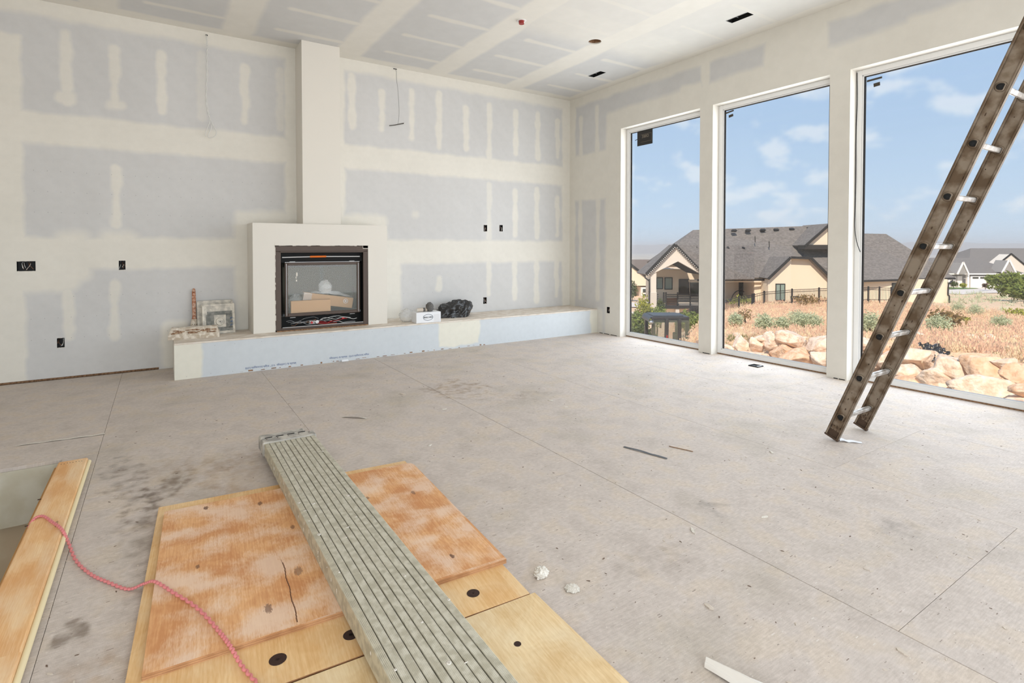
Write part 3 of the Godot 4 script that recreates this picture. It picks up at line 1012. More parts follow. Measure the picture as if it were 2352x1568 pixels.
	b.quad(Vector3(-4.43, 0.545, 0.03) - o, Vector3(-3.55, 0.545, 0.03) - o, Vector3(-3.55, 1.11, 0.03) - o, Vector3(-4.43, 1.11, 0.03) - o, Vector3.BACK)
	b.quad(Vector3(-4.43, 0.545, 0.03) - o, Vector3(-4.43, 0.545, 0.38) - o, Vector3(-4.43, 1.11, 0.38) - o, Vector3(-4.43, 1.11, 0.03) - o, Vector3.RIGHT)
	b.quad(Vector3(-3.55, 0.545, 0.03) - o, Vector3(-3.55, 0.545, 0.38) - o, Vector3(-3.55, 1.11, 0.38) - o, Vector3(-3.55, 1.11, 0.03) - o, Vector3.LEFT)
	b.quad(Vector3(-4.43, 1.11, 0.03) - o, Vector3(-3.55, 1.11, 0.03) - o, Vector3(-3.55, 1.11, 0.38) - o, Vector3(-4.43, 1.11, 0.38) - o, Vector3.DOWN)
	var fbx := obj("firebox", b, M.firebox_grey, fi)
	b = Mb.new()
	for i in 7:
		b.span(Vector3(-3.553, 0.56, 0.06 + i * 0.045) - o, Vector3(-3.558, 0.8, 0.08 + i * 0.045) - o, 0.002)
	obj("burner_rib", b, M.brown_black, fbx)
	b = Mb.new()
	b.span(Vector3(-4.43, 0.52, 0.03) - o, Vector3(-3.55, 0.545, 0.38) - o)
	obj("firebox_floor", b, M.firebox_floor, fi)
	b = Mb.new()
	b.span(Vector3(-4.36, 1.06, 0.06) - o, Vector3(-3.66, 1.095, 0.09) - o, 0.003)
	obj("baffle", b, M.firebox_floor, fi)
	# door
	var zd := z - 0.012
	b = Mb.new()
	for q in [[-4.41, -4.378, 0.515, 1.125], [-3.6, -3.568, 0.515, 1.125], [-4.378, -3.6, 1.092, 1.125], [-4.378, -3.6, 0.515, 0.552]]:
		b.span(Vector3(q[0], q[2], zd - 0.02) - o, Vector3(q[1], q[3], zd) - o, 0.004)
	var door := obj("door_frame", b, M.brown_black, fi)
	b = Mb.new()
	for q in [[-4.396, -4.392, 0.53, 1.11], [-3.586, -3.582, 0.53, 1.11], [-4.41, -3.568, 1.1255, 1.130]]:
		b.span(Vector3(q[0], q[2], zd) - o, Vector3(q[1], q[3], zd + 0.003) - o)
	obj("bright_bead", b, M.silver, door)
	b = Mb.new()
	b.quad(Vector3(-4.38, 0.55, zd - 0.01) - o, Vector3(-3.598, 0.55, zd - 0.01) - o, Vector3(-3.598, 1.094, zd - 0.01) - o, Vector3(-4.38, 1.094, zd - 0.01) - o, Vector3.BACK)
	obj("pane", b, M.door_glass, door)
	b = Mb.new()
	for q in [[-4.282, 0.99, 0.018, 0.05], [-4.29, 0.955, 0.01, 0.03], [-4.286, 0.92, 0.016, 0.022], [-3.75, 0.985, 0.005, 0.005], [-3.735, 0.955, 0.005, 0.005], [-3.88, 1.0, 0.005, 0.004]]:
		blob(b, Vector3(q[0], q[1], zd - 0.008) - o, Vector3(q[2], q[3], 0.003) * 0.5, 8, 6)
	small(obj("plaster_splash", b, M.plaster_chip, door))
	for q in [[-4.33, 1.134], [-3.66, 1.134], [-4.33, 0.505], [-3.66, 0.505]]:
		b = Mb.new()
		b.span(Vector3(q[0] - 0.03, q[1] - 0.003, zd - 0.01) - o, Vector3(q[0] + 0.03, q[1] + 0.003, zd + 0.004) - o, 0.001)
		obj("door_latch", b, M.silver, fi)
	# the louvre slot with the rod left in its wrapper, and the tray of valves and wires
	b = Mb.new()
	b.tube([Vector3(-4.435, 1.183, 0.385) - o, Vector3(-4.0, 1.19, 0.385) - o, Vector3(-3.56, 1.187, 0.385) - o], 0.0085, 8)
	var rod := obj("valance_rod", b, M.bright_metal, fi)
	b = Mb.new()
	b.tube([Vector3(-4.135, 1.1885, 0.385) - o, Vector3(-3.955, 1.19, 0.385) - o], 0.0115, 10)
	obj("orange_tag", b, M.orange_tag, rod)
	b = Mb.new()
	b.span(Vector3(-4.44, 0.395, z - 0.03) - o, Vector3(-3.53, 0.401, z + 0.003) - o, 0.001)
	obj("tray_lip", b, M.bright_metal, fi)
	b = Mb.new()
	b.box(Vector3(-4.1, 0.43, 0.34) - o, Vector3(0.09, 0.05, 0.05), 0.008)
	b.tube([Vector3(-4.06, 0.435, 0.36) - o, Vector3(-4.06, 0.435, 0.39) - o], 0.02, 12)
	obj("gas_valve", b, M.bright_metal, fi)
	b = Mb.new()
	b.tube([Vector3(-4.12, 0.43, 0.36) - o, Vector3(-4.12, 0.43, 0.392) - o], 0.013, 10)
	obj("red_knob", b, M.wire_red, fi)
	b = Mb.new()
	b.box(Vector3(-3.76, 0.455, 0.375) - o, Vector3(0.03, 0.022, 0.012), 0.003)
	obj("red_connector", b, M.wire_red, fi)
	for i in 14:
		b = Mb.new()
		var a := Vector3(-4.4 + r.randf() * 0.45, 0.41 + r.randf() * 0.05, 0.33 + r.randf() * 0.06)
		var pts := []
		for k in 8:
			pts.append(a - o)
			a += Vector3(r.randf_range(0.02, 0.07), r.randf_range(-0.022, 0.024), r.randf_range(-0.015, 0.015))
			a.y = clampf(a.y, 0.405, 0.485)
			a.z = clampf(a.z, 0.32, 0.395)
			a.x = minf(a.x, -3.55)
		b.tube(smooth(pts, 3), 0.0026, 5)
		obj("wire", b, [M.silver, M.wire_red, M.wire_white, M.wire_copper][[0, 2, 1, 0, 3, 0, 1, 2][i % 8]], fi)
	# cardboard and packing left inside
	b = Mb.new()
	b.box(Vector3.ZERO, Vector3(0.44, 0.14, 0.05), 0.002)
	var c1 := obj("cardboard_carton", b, M.cardboard)
	c1.position = Vector3(-4.122, 0.545 + 0.0712, 0.345)
	tag(c1, "plain brown carton lying flat against the fireplace glass", "carton")
	var c2 := thing("cardboard_carton", "taped brown carton slanting down to the right inside the fireplace", "carton", Vector3(-3.9, 0.665, 0.22))
	c2.rotation.z = -0.165
	b = Mb.new()
	b.box(Vector3.ZERO, Vector3(0.58, 0.125, 0.11), 0.003)
	obj("box", b, M.cardboard, c2)
	b = Mb.new()
	b.span(Vector3(-0.295, -0.06, -0.057), Vector3(-0.2, 0.06, 0.0575), 0.001)
	obj("clear_tape", b, M.clear_film, c2)
	b = Mb.new()
	ring(b, Vector3(0.2, 0.015, 0.0565), 0.022, 0.006, 20)
	blob(b, Vector3(0.2, 0.015, 0.0565), Vector3(0.012, 0.012, 0.0005), 10, 4)
	obj("round_mark", b, M.white_card, c2)
	b = Mb.new()
	b.grid(func(u, v): return Vector3(-0.2 + 0.47 * u, 0.064 + 0.05 * sin(u * PI * 0.9) * (1.0 - 0.75 * v) + 0.003 * sin(u * 21.0), -0.05 + 0.1 * v), 24, 6, false, true)
	var sh := obj("packing_sheet", b, M.white_card)
	tag(sh, "white foam packing sheet curved over the slanted carton in the fireplace", "packing sheet")
	sh.position = Vector3(-3.9, 0.667, 0.22)
	sh.rotation.z = -0.165
	for q in [[Vector3(-4.25, 0.545, 0.19), Vector3(0.09, 0.1, 0.07), 4, "crumpled clear plastic bag at the left inside the fireplace"], [Vector3(-3.93, 0.735, 0.235), Vector3(0.075, 0.085, 0.045), 5, "clear plastic bag heaped on the carton in the fireplace"]]:
		b = Mb.new()
		crumple(b, Vector3(0, q[1].y, 0), q[1], q[2], 0.2)
		tag(obj("plastic_bag", b, M.clear_film), q[3], "plastic bag").position = q[0]

func lettering(text: String, size: float, m: Material) -> MeshInstance3D:
	var t := TextMesh.new()
	t.text = text
	t.font_size = 32
	t.pixel_size = size / 32.0
	t.depth = 0.0012
	var f := SystemFont.new()
	f.font_names = PackedStringArray(["Droid Sans"])
	f.font_weight = 700
	t.font = f
	t.material = m
	var o := MeshInstance3D.new()
	o.mesh = t
	return o

func smooth(p: Array, steps := 4) -> Array:
	var out := []
	for i in p.size() - 1:
		var a: Vector3 = p[maxi(i - 1, 0)]
		var d: Vector3 = p[mini(i + 2, p.size() - 1)]
		for k in steps:
			out.append((p[i] as Vector3).cubic_interpolate(p[i + 1], a, d, float(k) / steps))
	out.append(p[-1])
	return out

func blob(b: Mb, c: Vector3, s: Vector3, nu := 10, nv := 6) -> void:
	b.grid(func(u, v):
		var a: float = TAU * u
		var e: float = PI * v
		return c + Vector3(cos(a) * sin(e) * s.x, cos(e) * s.y, sin(a) * sin(e) * s.z), nu, nv, true)

func ring(b: Mb, c: Vector3, r: float, w: float, n: int, sy := 1.0) -> void:   # flat ring in the xy plane
	for k in n:
		var a := TAU * k / n
		var a2 := TAU * (k + 1) / n
		b.quad(c + Vector3(cos(a) * r, sin(a) * r * sy, 0), c + Vector3(cos(a2) * r, sin(a2) * r * sy, 0), c + Vector3(cos(a2) * (r + w), sin(a2) * (r * sy + w), 0), c + Vector3(cos(a) * (r + w), sin(a) * (r * sy + w), 0), Vector3.BACK)

func crumple(b: Mb, c: Vector3, s: Vector3, seed_: int, rough: float) -> void:
	var f := noise(seed_, 1.0, 4)
	b.grid(func(u, v):
		var a: float = TAU * u
		var e: float = PI * v
		var d := Vector3(cos(a) * sin(e), cos(e), sin(a) * sin(e))
		var k := 1.0 + rough * (absf(f.get_noise_3d(d.x * 1.6 + 5.0, d.y * 1.6, d.z * 1.6)) * 1.9 - 0.35) + rough * 0.35 * f.get_noise_3d(d.x * 3.2, d.y * 3.2, d.z * 3.2)
		var q := Vector3(d.x * s.x, d.y * s.y, d.z * s.z) * k
		q.y = maxf(q.y, -c.y)
		return c + q, 40, 26, true)

# ---------------------------------------------------------------- boxes, cables and fittings on walls, ceiling and windows
func fittings() -> void:
	var said := ["wide black wall box stuffed with wires, far left of the wall", "single black wall box with a white wire, beside the wide wall box", "low black wall box near the floor at the far left",
		"left one of the two black wall boxes side by side above hearth", "right one of the two black wall boxes side by side above hearth", "low black wall box just above the hearth, right of the bin liner"]
	for i in OUTLETS.size():
		var o = OUTLETS[i]
		var t := thing("wall_box", said[i], "outlet box", Vector3(o[0], o[1], 0.0), 0.0, "electrical boxes on the back wall")
		electric_box(t, o[2], o[3], 10 + i, 5 if i else 12)
	var t := thing("wall_box", "half covered black wall box at the foot of the window wall", "outlet box", Vector3(0.0, 0.364, 0.908), PI * 1.5, "")
	electric_box(t, 0.06, 0.092, 30, 3)
	# twisted cable hung in a loop left of the chimney
	t = thing("looped_cable", "white twisted cable hanging in a loop left of the chimney breast", "cable", Vector3(-5.124, 3.62, 0.0))
	var main := [Vector3(0, 0, 0.002), Vector3(0.002, -0.03, 0.03), Vector3(0.006, -0.12, 0.045), Vector3(0.004, -0.21, 0.05), Vector3(-0.002, -0.45, 0.05), Vector3(-0.01, -0.72, 0.055), Vector3(0.012, -0.88, 0.055)]
	var path := smooth(main, 14)
	for s in 2:
		var b := Mb.new()
		var pts := []
		for k in path.size():
			var a := k * 0.55 + s * PI
			var q := 0.0045 if k > 26 else 0.0022
			pts.append(path[k] + Vector3(cos(a), 0, sin(a)) * q)
		if s == 0:
			pts += smooth([pts[-1], Vector3(0.05, -0.98, 0.06), Vector3(0.083, -1.05, 0.06), Vector3(0.07, -1.1, 0.055), Vector3(0.02, -1.125, 0.05), Vector3(0.004, -1.1, 0.05), Vector3(0.03, -1.03, 0.055), Vector3(0.04, -0.97, 0.055)], 8).slice(1)
		else:
			pts += smooth([pts[-1], Vector3(0.02, -0.95, 0.06), Vector3(0.0, -1.01, 0.06), Vector3(-0.022, -1.09, 0.05), Vector3(-0.015, -1.11, 0.05)], 8).slice(1)
		b.tube(pts, 0.0042, 7)
		obj("strand", b, M.wire_white, t)
	var b := Mb.new()
	b.tube([path[22] , path[22] + Vector3(0.012, 0.012, 0.004)], 0.0025, 6)
	b.tube([path[24], path[24] + Vector3(-0.012, 0.008, 0.004)], 0.0025, 6)
	obj("cut_end", b, M.wire_white, t)
	b = Mb.new()
	b.box(Vector3(0.004, 0.004, 0.001), Vector3(0.022, 0.012, 0.002))
	obj("cable_hole", b, M.soot_black, t)
	# cable with its wrapped end, right of the chimney
	t = thing("wrapped_cable", "thin grey cable with a taped cross end, right of the chimney breast", "cable", Vector3(-2.955, 3.64, 0.0))
	b = Mb.new()
	b.tube(smooth([Vector3(0, 0, 0.002), Vector3(-0.006, -0.05, 0.06), Vector3(-0.012, -0.16, 0.085), Vector3(0.005, -0.3, 0.09), Vector3(0.014, -0.48, 0.09), Vector3(0.018, -0.58, 0.09), Vector3(0.008, -0.7, 0.09), Vector3(0.0, -0.745, 0.09)], 6), 0.0032, 6)
	obj("strand", b, M.silver, t)
	b = Mb.new()
	b.tube(smooth([Vector3(-0.11, -0.765, 0.07), Vector3(-0.05, -0.755, 0.085), Vector3(0.0, -0.74, 0.09), Vector3(0.085, -0.715, 0.095)], 4), 0.006, 7, 0.008)
	obj("taped_end", b, M.rag_grey, t)
	b = Mb.new()
	b.tube([Vector3(0.08, -0.717, 0.095), Vector3(0.094, -0.712, 0.096)], 0.009, 8)
	obj("white_tip", b, M.wire_white, t)
	b = Mb.new()
	b.box(Vector3(0.0, 0.003, 0.001), Vector3(0.05, 0.01, 0.002))
	obj("cable_hole", b, M.soot_black, t)
	# ceiling fittings
	t = thing("sprinkler_cap", "small red capped sprinkler head on the ceiling", "sprinkler", Vector3(-2.385, H, 2.13))
	b = Mb.new()
	b.tube([Vector3(0, 0.0, 0), Vector3(0, -0.004, 0)], 0.05, 20)
	obj("escutcheon", b, M.white_vinyl, t)
	b = Mb.new()
	b.tube([Vector3(0, -0.004, 0), Vector3(0, -0.034, 0)], 0.031, 18, 0.028)
	obj("cap", b, M.red_plastic, t)
	b = Mb.new()
	b.box(Vector3(0.018, -0.022, 0.022), Vector3(0.02, 0.018, 0.006), 0.001, Basis(Vector3.UP, 0.7))
	obj("white_mark", b, M.wire_white, t)
	t = thing("light_cutout", "round empty light hole cut in the ceiling, wood inside", "light hole", Vector3(CAN.x, H, CAN.y))
	b = Mb.new()
	b.grid(func(u, v): return Vector3(cos(TAU * u) * 0.0755, 0.0145 + 0.12 * v, sin(TAU * u) * 0.0755), 24, 2, true)
	obj("housing", b, M.plate_wood, t)
	var lab := ["rectangular black vent hole in the ceiling nearer the camera", "small rectangular black vent hole in the ceiling near the corner"]
	for i in 2:
		var q = VENTS[i]
		t = thing("vent_boot", lab[i], "vent", Vector3((q[0] + q[2]) / 2, H, (q[1] + q[3]) / 2))
		var hx: float = (q[2] - q[0]) / 2
		var hz: float = (q[3] - q[1]) / 2
		b = Mb.new()
		for s in [-1, 1]:
			b.box(Vector3(s * (hx - 0.0006), 0.075, 0), Vector3(0.001, 0.15, hz * 2))
			b.box(Vector3(0, 0.075, s * (hz - 0.0006)), Vector3(hx * 2, 0.15, 0.001))
		b.box(Vector3(0, 0.15, 0), Vector3(hx * 2, 0.002, hz * 2))
		obj("boot", b, M.soot_black, t)
		b = Mb.new()
		b.box(Vector3(-hx + 0.004, -0.001, 0), Vector3(0.004, 0.003, hz * 2))
		b.box(Vector3(0, -0.001, -hz + 0.003), Vector3(hx * 2, 0.003, 0.003))
		obj("bent_flange", b, M.bright_metal, t)
		b = Mb.new()
		b.box(Vector3(0.01, 0.03, -0.05), Vector3(0.03, 0.004, 0.05), 0.001, Basis(Vector3.RIGHT, 0.5))
		obj("damper", b, M.silver, t)
	t = thing("floor_register", "small black open register box in the floor by the middle window", "register", Vector3(-0.142, 0.0, 3.378))
	b = Mb.new()
	b.box(Vector3(0, 0.0015, 0), Vector3(0.098, 0.002, 0.108))
	obj("dark_opening", b, M.soot_black, t)
	b = Mb.new()
	for s in [-1, 1]:
		b.box(Vector3(s * 0.051, 0.005, 0), Vector3(0.004, 0.01, 0.112), 0.001)
		b.box(Vector3(0, 0.005, s * 0.055), Vector3(0.106, 0.01, 0.004), 0.001)
	obj("rim", b, M.black_steel, t)
	b = Mb.new()
	b.tube([Vector3(-0.03, 0.006, 0.03), Vector3(0.03, 0.006, 0.045)], 0.006, 8)
	obj("bright_tab", b, M.silver, t)
	# what sticks to the glass
	t = thing("window_sticker", "square black printed sticker on the narrow far window", "sticker", Vector3(0.1375, 2.834, 1.485))
	t.rotation = Vector3(0, -PI / 2, 0)
	b = Mb.new()
	b.box(Vector3.ZERO, Vector3(0.284, 0.204, 0.0012))
	obj("film", b, M.sticker_black, t)
	b = Mb.new()
	for q in [[0.0, 0.05, 0.2, 0.003], [0.0, -0.055, 0.2, 0.003], [0.1, 0.0, 0.003, 0.105]]:
		b.box(Vector3(q[0] + 0.02, q[1], 0.001), Vector3(q[2], q[3], 0.0006))
	small(obj("print_lines", b, M.sticker_print, t))
	var lt := lettering("3MO", 0.06, M.sticker_print)
	lt.name = "print"
	t.add_child(lt)
	lt.position = Vector3(0.01, 0.02, 0.0012)
	var n_ := 0
	var tl := ["dark tape strip at the top corner of the middle window", "short dark tape scrap under the strip on the middle window", "dark tape strip at the top corner of the window behind the ladder", "short dark tape scrap under the strip on window behind ladder", "tiny tape tab sticking out left of the black window sticker"]
	for q in [[2.818, 2.909, 0.135, 0.018, 0.152], [2.849, 2.861, 0.06, 0.03, 0.2], [4.39, 2.893, 0.13, 0.018, 0.05], [4.411, 2.839, 0.055, 0.034, 0.1], [1.322, 2.828, 0.045, 0.009, 0.25]]:
		b = Mb.new()
		b.box(Vector3.ZERO, Vector3(q[2], q[3], 0.001))
		var tp := obj("tape_strip", b, M.tape_dark)
		tag(tp, tl[n_], "tape")
		tp.position = Vector3(0.1372, q[1], q[0])
		tp.rotation = Vector3(0, -PI / 2, q[4] * 0.8)
		n_ += 1
	b = Mb.new()
	b.tube(smooth([Vector3(0.112, 2.99, 4.247), Vector3(0.11, 2.7, 4.252), Vector3(0.112, 2.4, 4.246), Vector3(0.108, 2.0, 4.25), Vector3(0.112, 1.7, 4.247), Vector3(0.1, 1.5, 4.25), Vector3(0.09, 1.35, 4.275), Vector3(0.085, 1.25, 4.31)], 8), 0.0035, 6)
	tag(obj("black_cable", b, M.gasket), "thin black cable hanging down the jamb of the window behind the ladder", "cable")

func electric_box(t: Node3D, w: float, h: float, seed_: int, wires: int) -> void:
	var r := RandomNumberGenerator.new()
	r.seed = seed_
	var b := Mb.new()
	var d := 0.06
	b.quad(Vector3(-w / 2, -h / 2, -d), Vector3(w / 2, -h / 2, -d), Vector3(w / 2, h / 2, -d), Vector3(-w / 2, h / 2, -d), Vector3.BACK)
	for s in [-1, 1]:
		b.quad(Vector3(s * w / 2, -h / 2, -d), Vector3(s * w / 2, -h / 2, 0), Vector3(s * w / 2, h / 2, 0), Vector3(s * w / 2, h / 2, -d), Vector3(-s, 0, 0))
		b.quad(Vector3(-w / 2, s * h / 2, -d), Vector3(-w / 2, s * h / 2, 0), Vector3(w / 2, s * h / 2, 0), Vector3(w / 2, s * h / 2, -d), Vector3(0, -s, 0))
	obj("box", b, M.box_plastic, t)
	for i in wires:
		b = Mb.new()
		var x := r.randf_range(-0.4, 0.4) * w
		var pts := [Vector3(x, h * 0.4, -d * 0.9), Vector3(x + r.randf_range(-0.15, 0.15) * minf(w, 0.08), h * r.randf_range(0.0, 0.2), -d * 0.35), Vector3(x + r.randf_range(-0.3, 0.3) * minf(w, 0.06), -h * r.randf_range(0.2, 0.42), -d * 0.25)]
		b.tube(smooth(pts, 5), 0.0022, 5)
		obj("wire", b, M.wire_white if i % 3 == 0 else (M.wire_copper if i % 3 == 1 else M.box_plastic), t)
	b = Mb.new()   # ragged paper round the cut
	for i in 9:
		var k := r.randf_range(-0.5, 0.4) * w
		b.box(Vector3(k, -h / 2 - 0.001 if i % 3 else h / 2 + 0.001, 0.0012), Vector3(r.randf_range(0.008, 0.02), r.randf_range(0.002, 0.006), 0.002))
	small(obj("torn_paper", b, M.plaster_chip, t))

# ---------------------------------------------------------------- tools and rubbish on the hearth
func hearth_things() -> void:
	var y := 0.357
	# mud pan: a long tapered tray
	var t := thing("mud_pan", "long upside down mud pan crusted with dried compound at hearth end", "mud pan", Vector3(-5.283, y, 0.325), -0.1)
	var b := Mb.new()
	# the pan lies upside down: wide rim below, flat bottom on top, skirt of dried mud round it
	var h := 0.112
	var rim := [Vector3(-0.23, 0.0, 0.095), Vector3(0.23, 0.0, 0.095), Vector3(0.23, 0.0, -0.095), Vector3(-0.23, 0.0, -0.095)]
	var lip := [Vector3(-0.228, 0.05, 0.092), Vector3(0.228, 0.05, 0.092), Vector3(0.228, 0.05, -0.092), Vector3(-0.228, 0.05, -0.092)]
	var mid := [Vector3(-0.222, 0.056, 0.082), Vector3(0.222, 0.056, 0.082), Vector3(0.222, 0.056, -0.082), Vector3(-0.222, 0.056, -0.082)]
	var top := [Vector3(-0.205, h, 0.05), Vector3(0.205, h, 0.05), Vector3(0.205, h, -0.05), Vector3(-0.205, h, -0.05)]
	for k in 4:
		var k2 := (k + 1) % 4
		var out: Vector3 = rim[k] + rim[k2]
		out.y = 0.02
		b.quad(rim[k], rim[k2], lip[k2], lip[k], out)
		b.quad(lip[k], lip[k2], mid[k2], mid[k], Vector3.UP)
		b.quad(mid[k], mid[k2], top[k2], top[k], out)
	b.fan(top, Vector3.UP)
	b.fan(rim, Vector3.DOWN)
	obj("tray", b, M.crusted_plaster, t)
	var r := RandomNumberGenerator.new()
	r.seed = 8
	b = Mb.new()
	for i in 22:
		var q := r.randf()
		blob(b, Vector3(r.randf_range(-0.2, 0.19), 0.058 + 0.03 * q, 0.083 - 0.02 * q), Vector3(r.randf_range(0.012, 0.05), r.randf_range(0.005, 0.011), 0.004), 10, 6)
	small(obj("rusty_crust", b, M.rust_crust, t))
	b = Mb.new()
	for i in 10:
		blob(b, Vector3(r.randf_range(-0.19, 0.19), h, r.randf_range(-0.04, 0.04)), Vector3(r.randf_range(0.02, 0.05), 0.004, r.randf_range(0.008, 0.016)), 10, 6)
	small(obj("dried_mud", b, M.crusted_hawk, t))
	# brush standing in the pan
	t = thing("plaster_brush", "upright wooden handled plaster brush leaning on the wall behind the mud pan", "brush", Vector3(-5.273, y + 0.002, 0.1))
	b = Mb.new()
	var prof := [[0.0, 0.034, 0.02], [0.1, 0.036, 0.02], [0.15, 0.028, 0.014], [0.18, 0.0185, 0.012], [0.25, 0.0185, 0.012], [0.38, 0.0195, 0.012], [0.45, 0.017, 0.01], [0.485, 0.015, 0.009], [0.496, 0.006, 0.004]]
	var lerped := func(v: float) -> Vector3:
		var f: float = v * (prof.size() - 1)
		var i := mini(int(f), prof.size() - 2)
		var k := f - i
		return Vector3(lerpf(prof[i][1], prof[i + 1][1], k), lerpf(prof[i][0], prof[i + 1][0], k), lerpf(prof[i][2], prof[i + 1][2], k))
	b.grid(func(u, v):
		var s: Vector3 = lerped.call(0.25 + 0.75 * v)
		return Vector3(-cos(TAU * u) * s.x, s.y, sin(TAU * u) * s.z), 16, 24, true)
	obj("handle", b, M.brush_wood, t)
	b = Mb.new()
	b.grid(func(u, v):
		var s: Vector3 = lerped.call(0.3 * v)
		return Vector3(-cos(TAU * u) * (s.x + 0.002), s.y, sin(TAU * u) * (s.z + 0.002)), 16, 8, true)
	var fe := obj("ferrule", b, M.crusted_plaster, t)
	b = Mb.new()
	for i in 3:
		blob(b, Vector3(-0.02 + 0.02 * i, 0.105, 0.022), Vector3(0.0035, 0.0035, 0.002), 8, 5)
	obj("rivet", b, M.soot_black, fe)
	b = Mb.new()
	blob(b, Vector3(0, 0.455, 0.011), Vector3(0.004, 0.004, 0.001), 8, 5)
	obj("hang_hole", b, M.soot_black, t)
	t.rotation.x = -0.15
	# two hawks leaning on the wall
	for i in 2:
		t = thing("plaster_hawk", ["square crusted plaster hawk leaning on the wall behind another hawk", "front square plaster hawk with round centre boss and duct tape"][i], "hawk", [Vector3(-5.07, y, 0.13), Vector3(-5.045, y, 0.2)][i], 0.06)
		t.rotation.x = -0.2
		var s := 0.35 if i == 0 else 0.315
		var hh := 0.36 if i == 0 else 0.325
		b = Mb.new()
		b.box(Vector3(0, hh / 2, 0), Vector3(s, hh, 0.006), 0.0)
		b.box(Vector3(0, hh / 2, 0), Vector3(s - 0.03, hh - 0.03, 0.012), 0.004)
		obj("plate", b, M.crusted_hawk, t)
		b = Mb.new()
		for q in [[0.0, hh - 0.012, s - 0.02, 0.024], [0.0, 0.012, s - 0.02, 0.024], [-s / 2 + 0.012, hh / 2, 0.024, hh - 0.03], [s / 2 - 0.012, hh / 2, 0.024, hh - 0.03]]:
			b.box(Vector3(q[0], q[1], 0.006), Vector3(q[2], q[3], 0.01), 0.004)
		obj("bevelled_rim", b, M.crusted_hawk, t)
		if i == 1:
			b = Mb.new()
			b.tube([Vector3(0.01, 0.13, 0.006), Vector3(0.01, 0.13, 0.02)], 0.043, 24, 0.038)
			b.box(Vector3(0.01, 0.135, 0.0065), Vector3(0.11, 0.12, 0.006), 0.002)
			var boss := obj("handle_boss", b, M.crusted_hawk, t)
			b = Mb.new()
			b.tube([Vector3(0.01, 0.13, 0.0195), Vector3(0.01, 0.13, 0.0208)], 0.005, 10)
			obj("screw_hole", b, M.soot_black, boss)
			for q in [[0.015, 0.225, 0.25, 0.04, 0.0], [0.015, 0.05, 0.27, 0.04, 0.0], [-0.085, 0.135, 0.075, 0.15, 0.0], [0.105, 0.135, 0.07, 0.15, 0.0]]:
				b = Mb.new()
				b.box(Vector3(q[0], q[1], 0.0072), Vector3(q[2], q[3], 0.0035), 0.001)
				obj("duct_tape", b, M.duct_tape, t)
			var lt := lettering("L V L", 0.045, mat("marker_blue", rgb(54, 84, 128), 0.7))
			lt.name = "marker_letters"
			t.add_child(lt)
			lt.position = Vector3(0.128, 0.125, 0.0095)
			lt.rotation.z = -PI / 2
	# white carton with its label
	t = thing("white_carton", "white cardboard carton with a blue oval label on the hearth", "carton", Vector3(-2.775, y, 0.565), -0.05)
	b = Mb.new()
	b.box(Vector3(0, 0.066, 0), Vector3(0.325, 0.13, 0.17), 0.003)
	obj("box", b, M.white_card, t)
	b = Mb.new()
	b.box(Vector3(0.11, 0.055, 0.0855), Vector3(0.075, 0.095, 0.001))
	obj("flap_crease", b, mat("card_grey", rgb(226, 225, 226), 0.75), t)  # slightly greyer panel on the carton front
	b = Mb.new()
	ring(b, Vector3(-0.008, 0.068, 0.0862), 0.062, 0.0045, 36, 0.56)
	obj("label_oval", b, M.label_blue, t)
	var lt := lettering("WALLVEX", 0.026, mat("label_ink", rgb(30, 32, 38), 0.7))
	lt.name = "label_text"
	t.add_child(lt)
	lt.position = Vector3(-0.008, 0.068, 0.0862)
	t = thing("paint_roller_cover", "short beige fleece roller cover on top of the white carton", "roller cover", Vector3(-2.83, y + 0.1325, 0.56), 0.12)
	b = Mb.new()
	b.grid(func(u, v): return Vector3(-0.075 + 0.15 * v, 0.024 + cos(TAU * u) * 0.023, sin(TAU * u) * 0.023), 18, 10, true)
	obj("fleece", b, M.roller_fleece, t)
	b = Mb.new()
	b.tube([Vector3(0.07, 0.024, 0), Vector3(0.082, 0.024, 0)], 0.0215, 16)
	obj("end_cap", b, M.wire_white, t)
	b = Mb.new()
	b.tube([Vector3(-0.07, 0.024, 0), Vector3(-0.079, 0.024, 0)], 0.0215, 16)
	obj("end_cap", b, M.wire_white, t)
	b = Mb.new()
	b.grid(func(u, v): return Vector3(0.008 + 0.03 * v, 0.024 + cos(TAU * u) * 0.0237, sin(TAU * u) * 0.0237), 18, 3, true)
	obj("dark_mark", b, M.rag_grey, t)
	b = Mb.new()
	crumple(b, Vector3(0, 0.05, 0), Vector3(0.05, 0.062, 0.045), 21, 0.16)
	var rag := obj("work_rag", b, speckle("rag", rgb(46, 44, 44), rgb(150, 146, 140), 0.06, 58, 0.08, 0.95))
	tag(rag, "crumpled grey rag standing on the white carton", "rag")
	rag.position = Vector3(-2.725, y + 0.133, 0.56)
	b = Mb.new()
	crumple(b, Vector3(0, 0.075, 0), Vector3(0.09, 0.085, 0.09), 22, 0.16)
	var film := obj("plastic_bag", b, M.clear_film)
	tag(film, "crumpled clear plastic bag behind the white carton on the hearth", "plastic bag")
	film.position = Vector3(-2.97, y, 0.4)
	# black bin liner
	b = Mb.new()
	var f := noise(23, 1.0, 4)
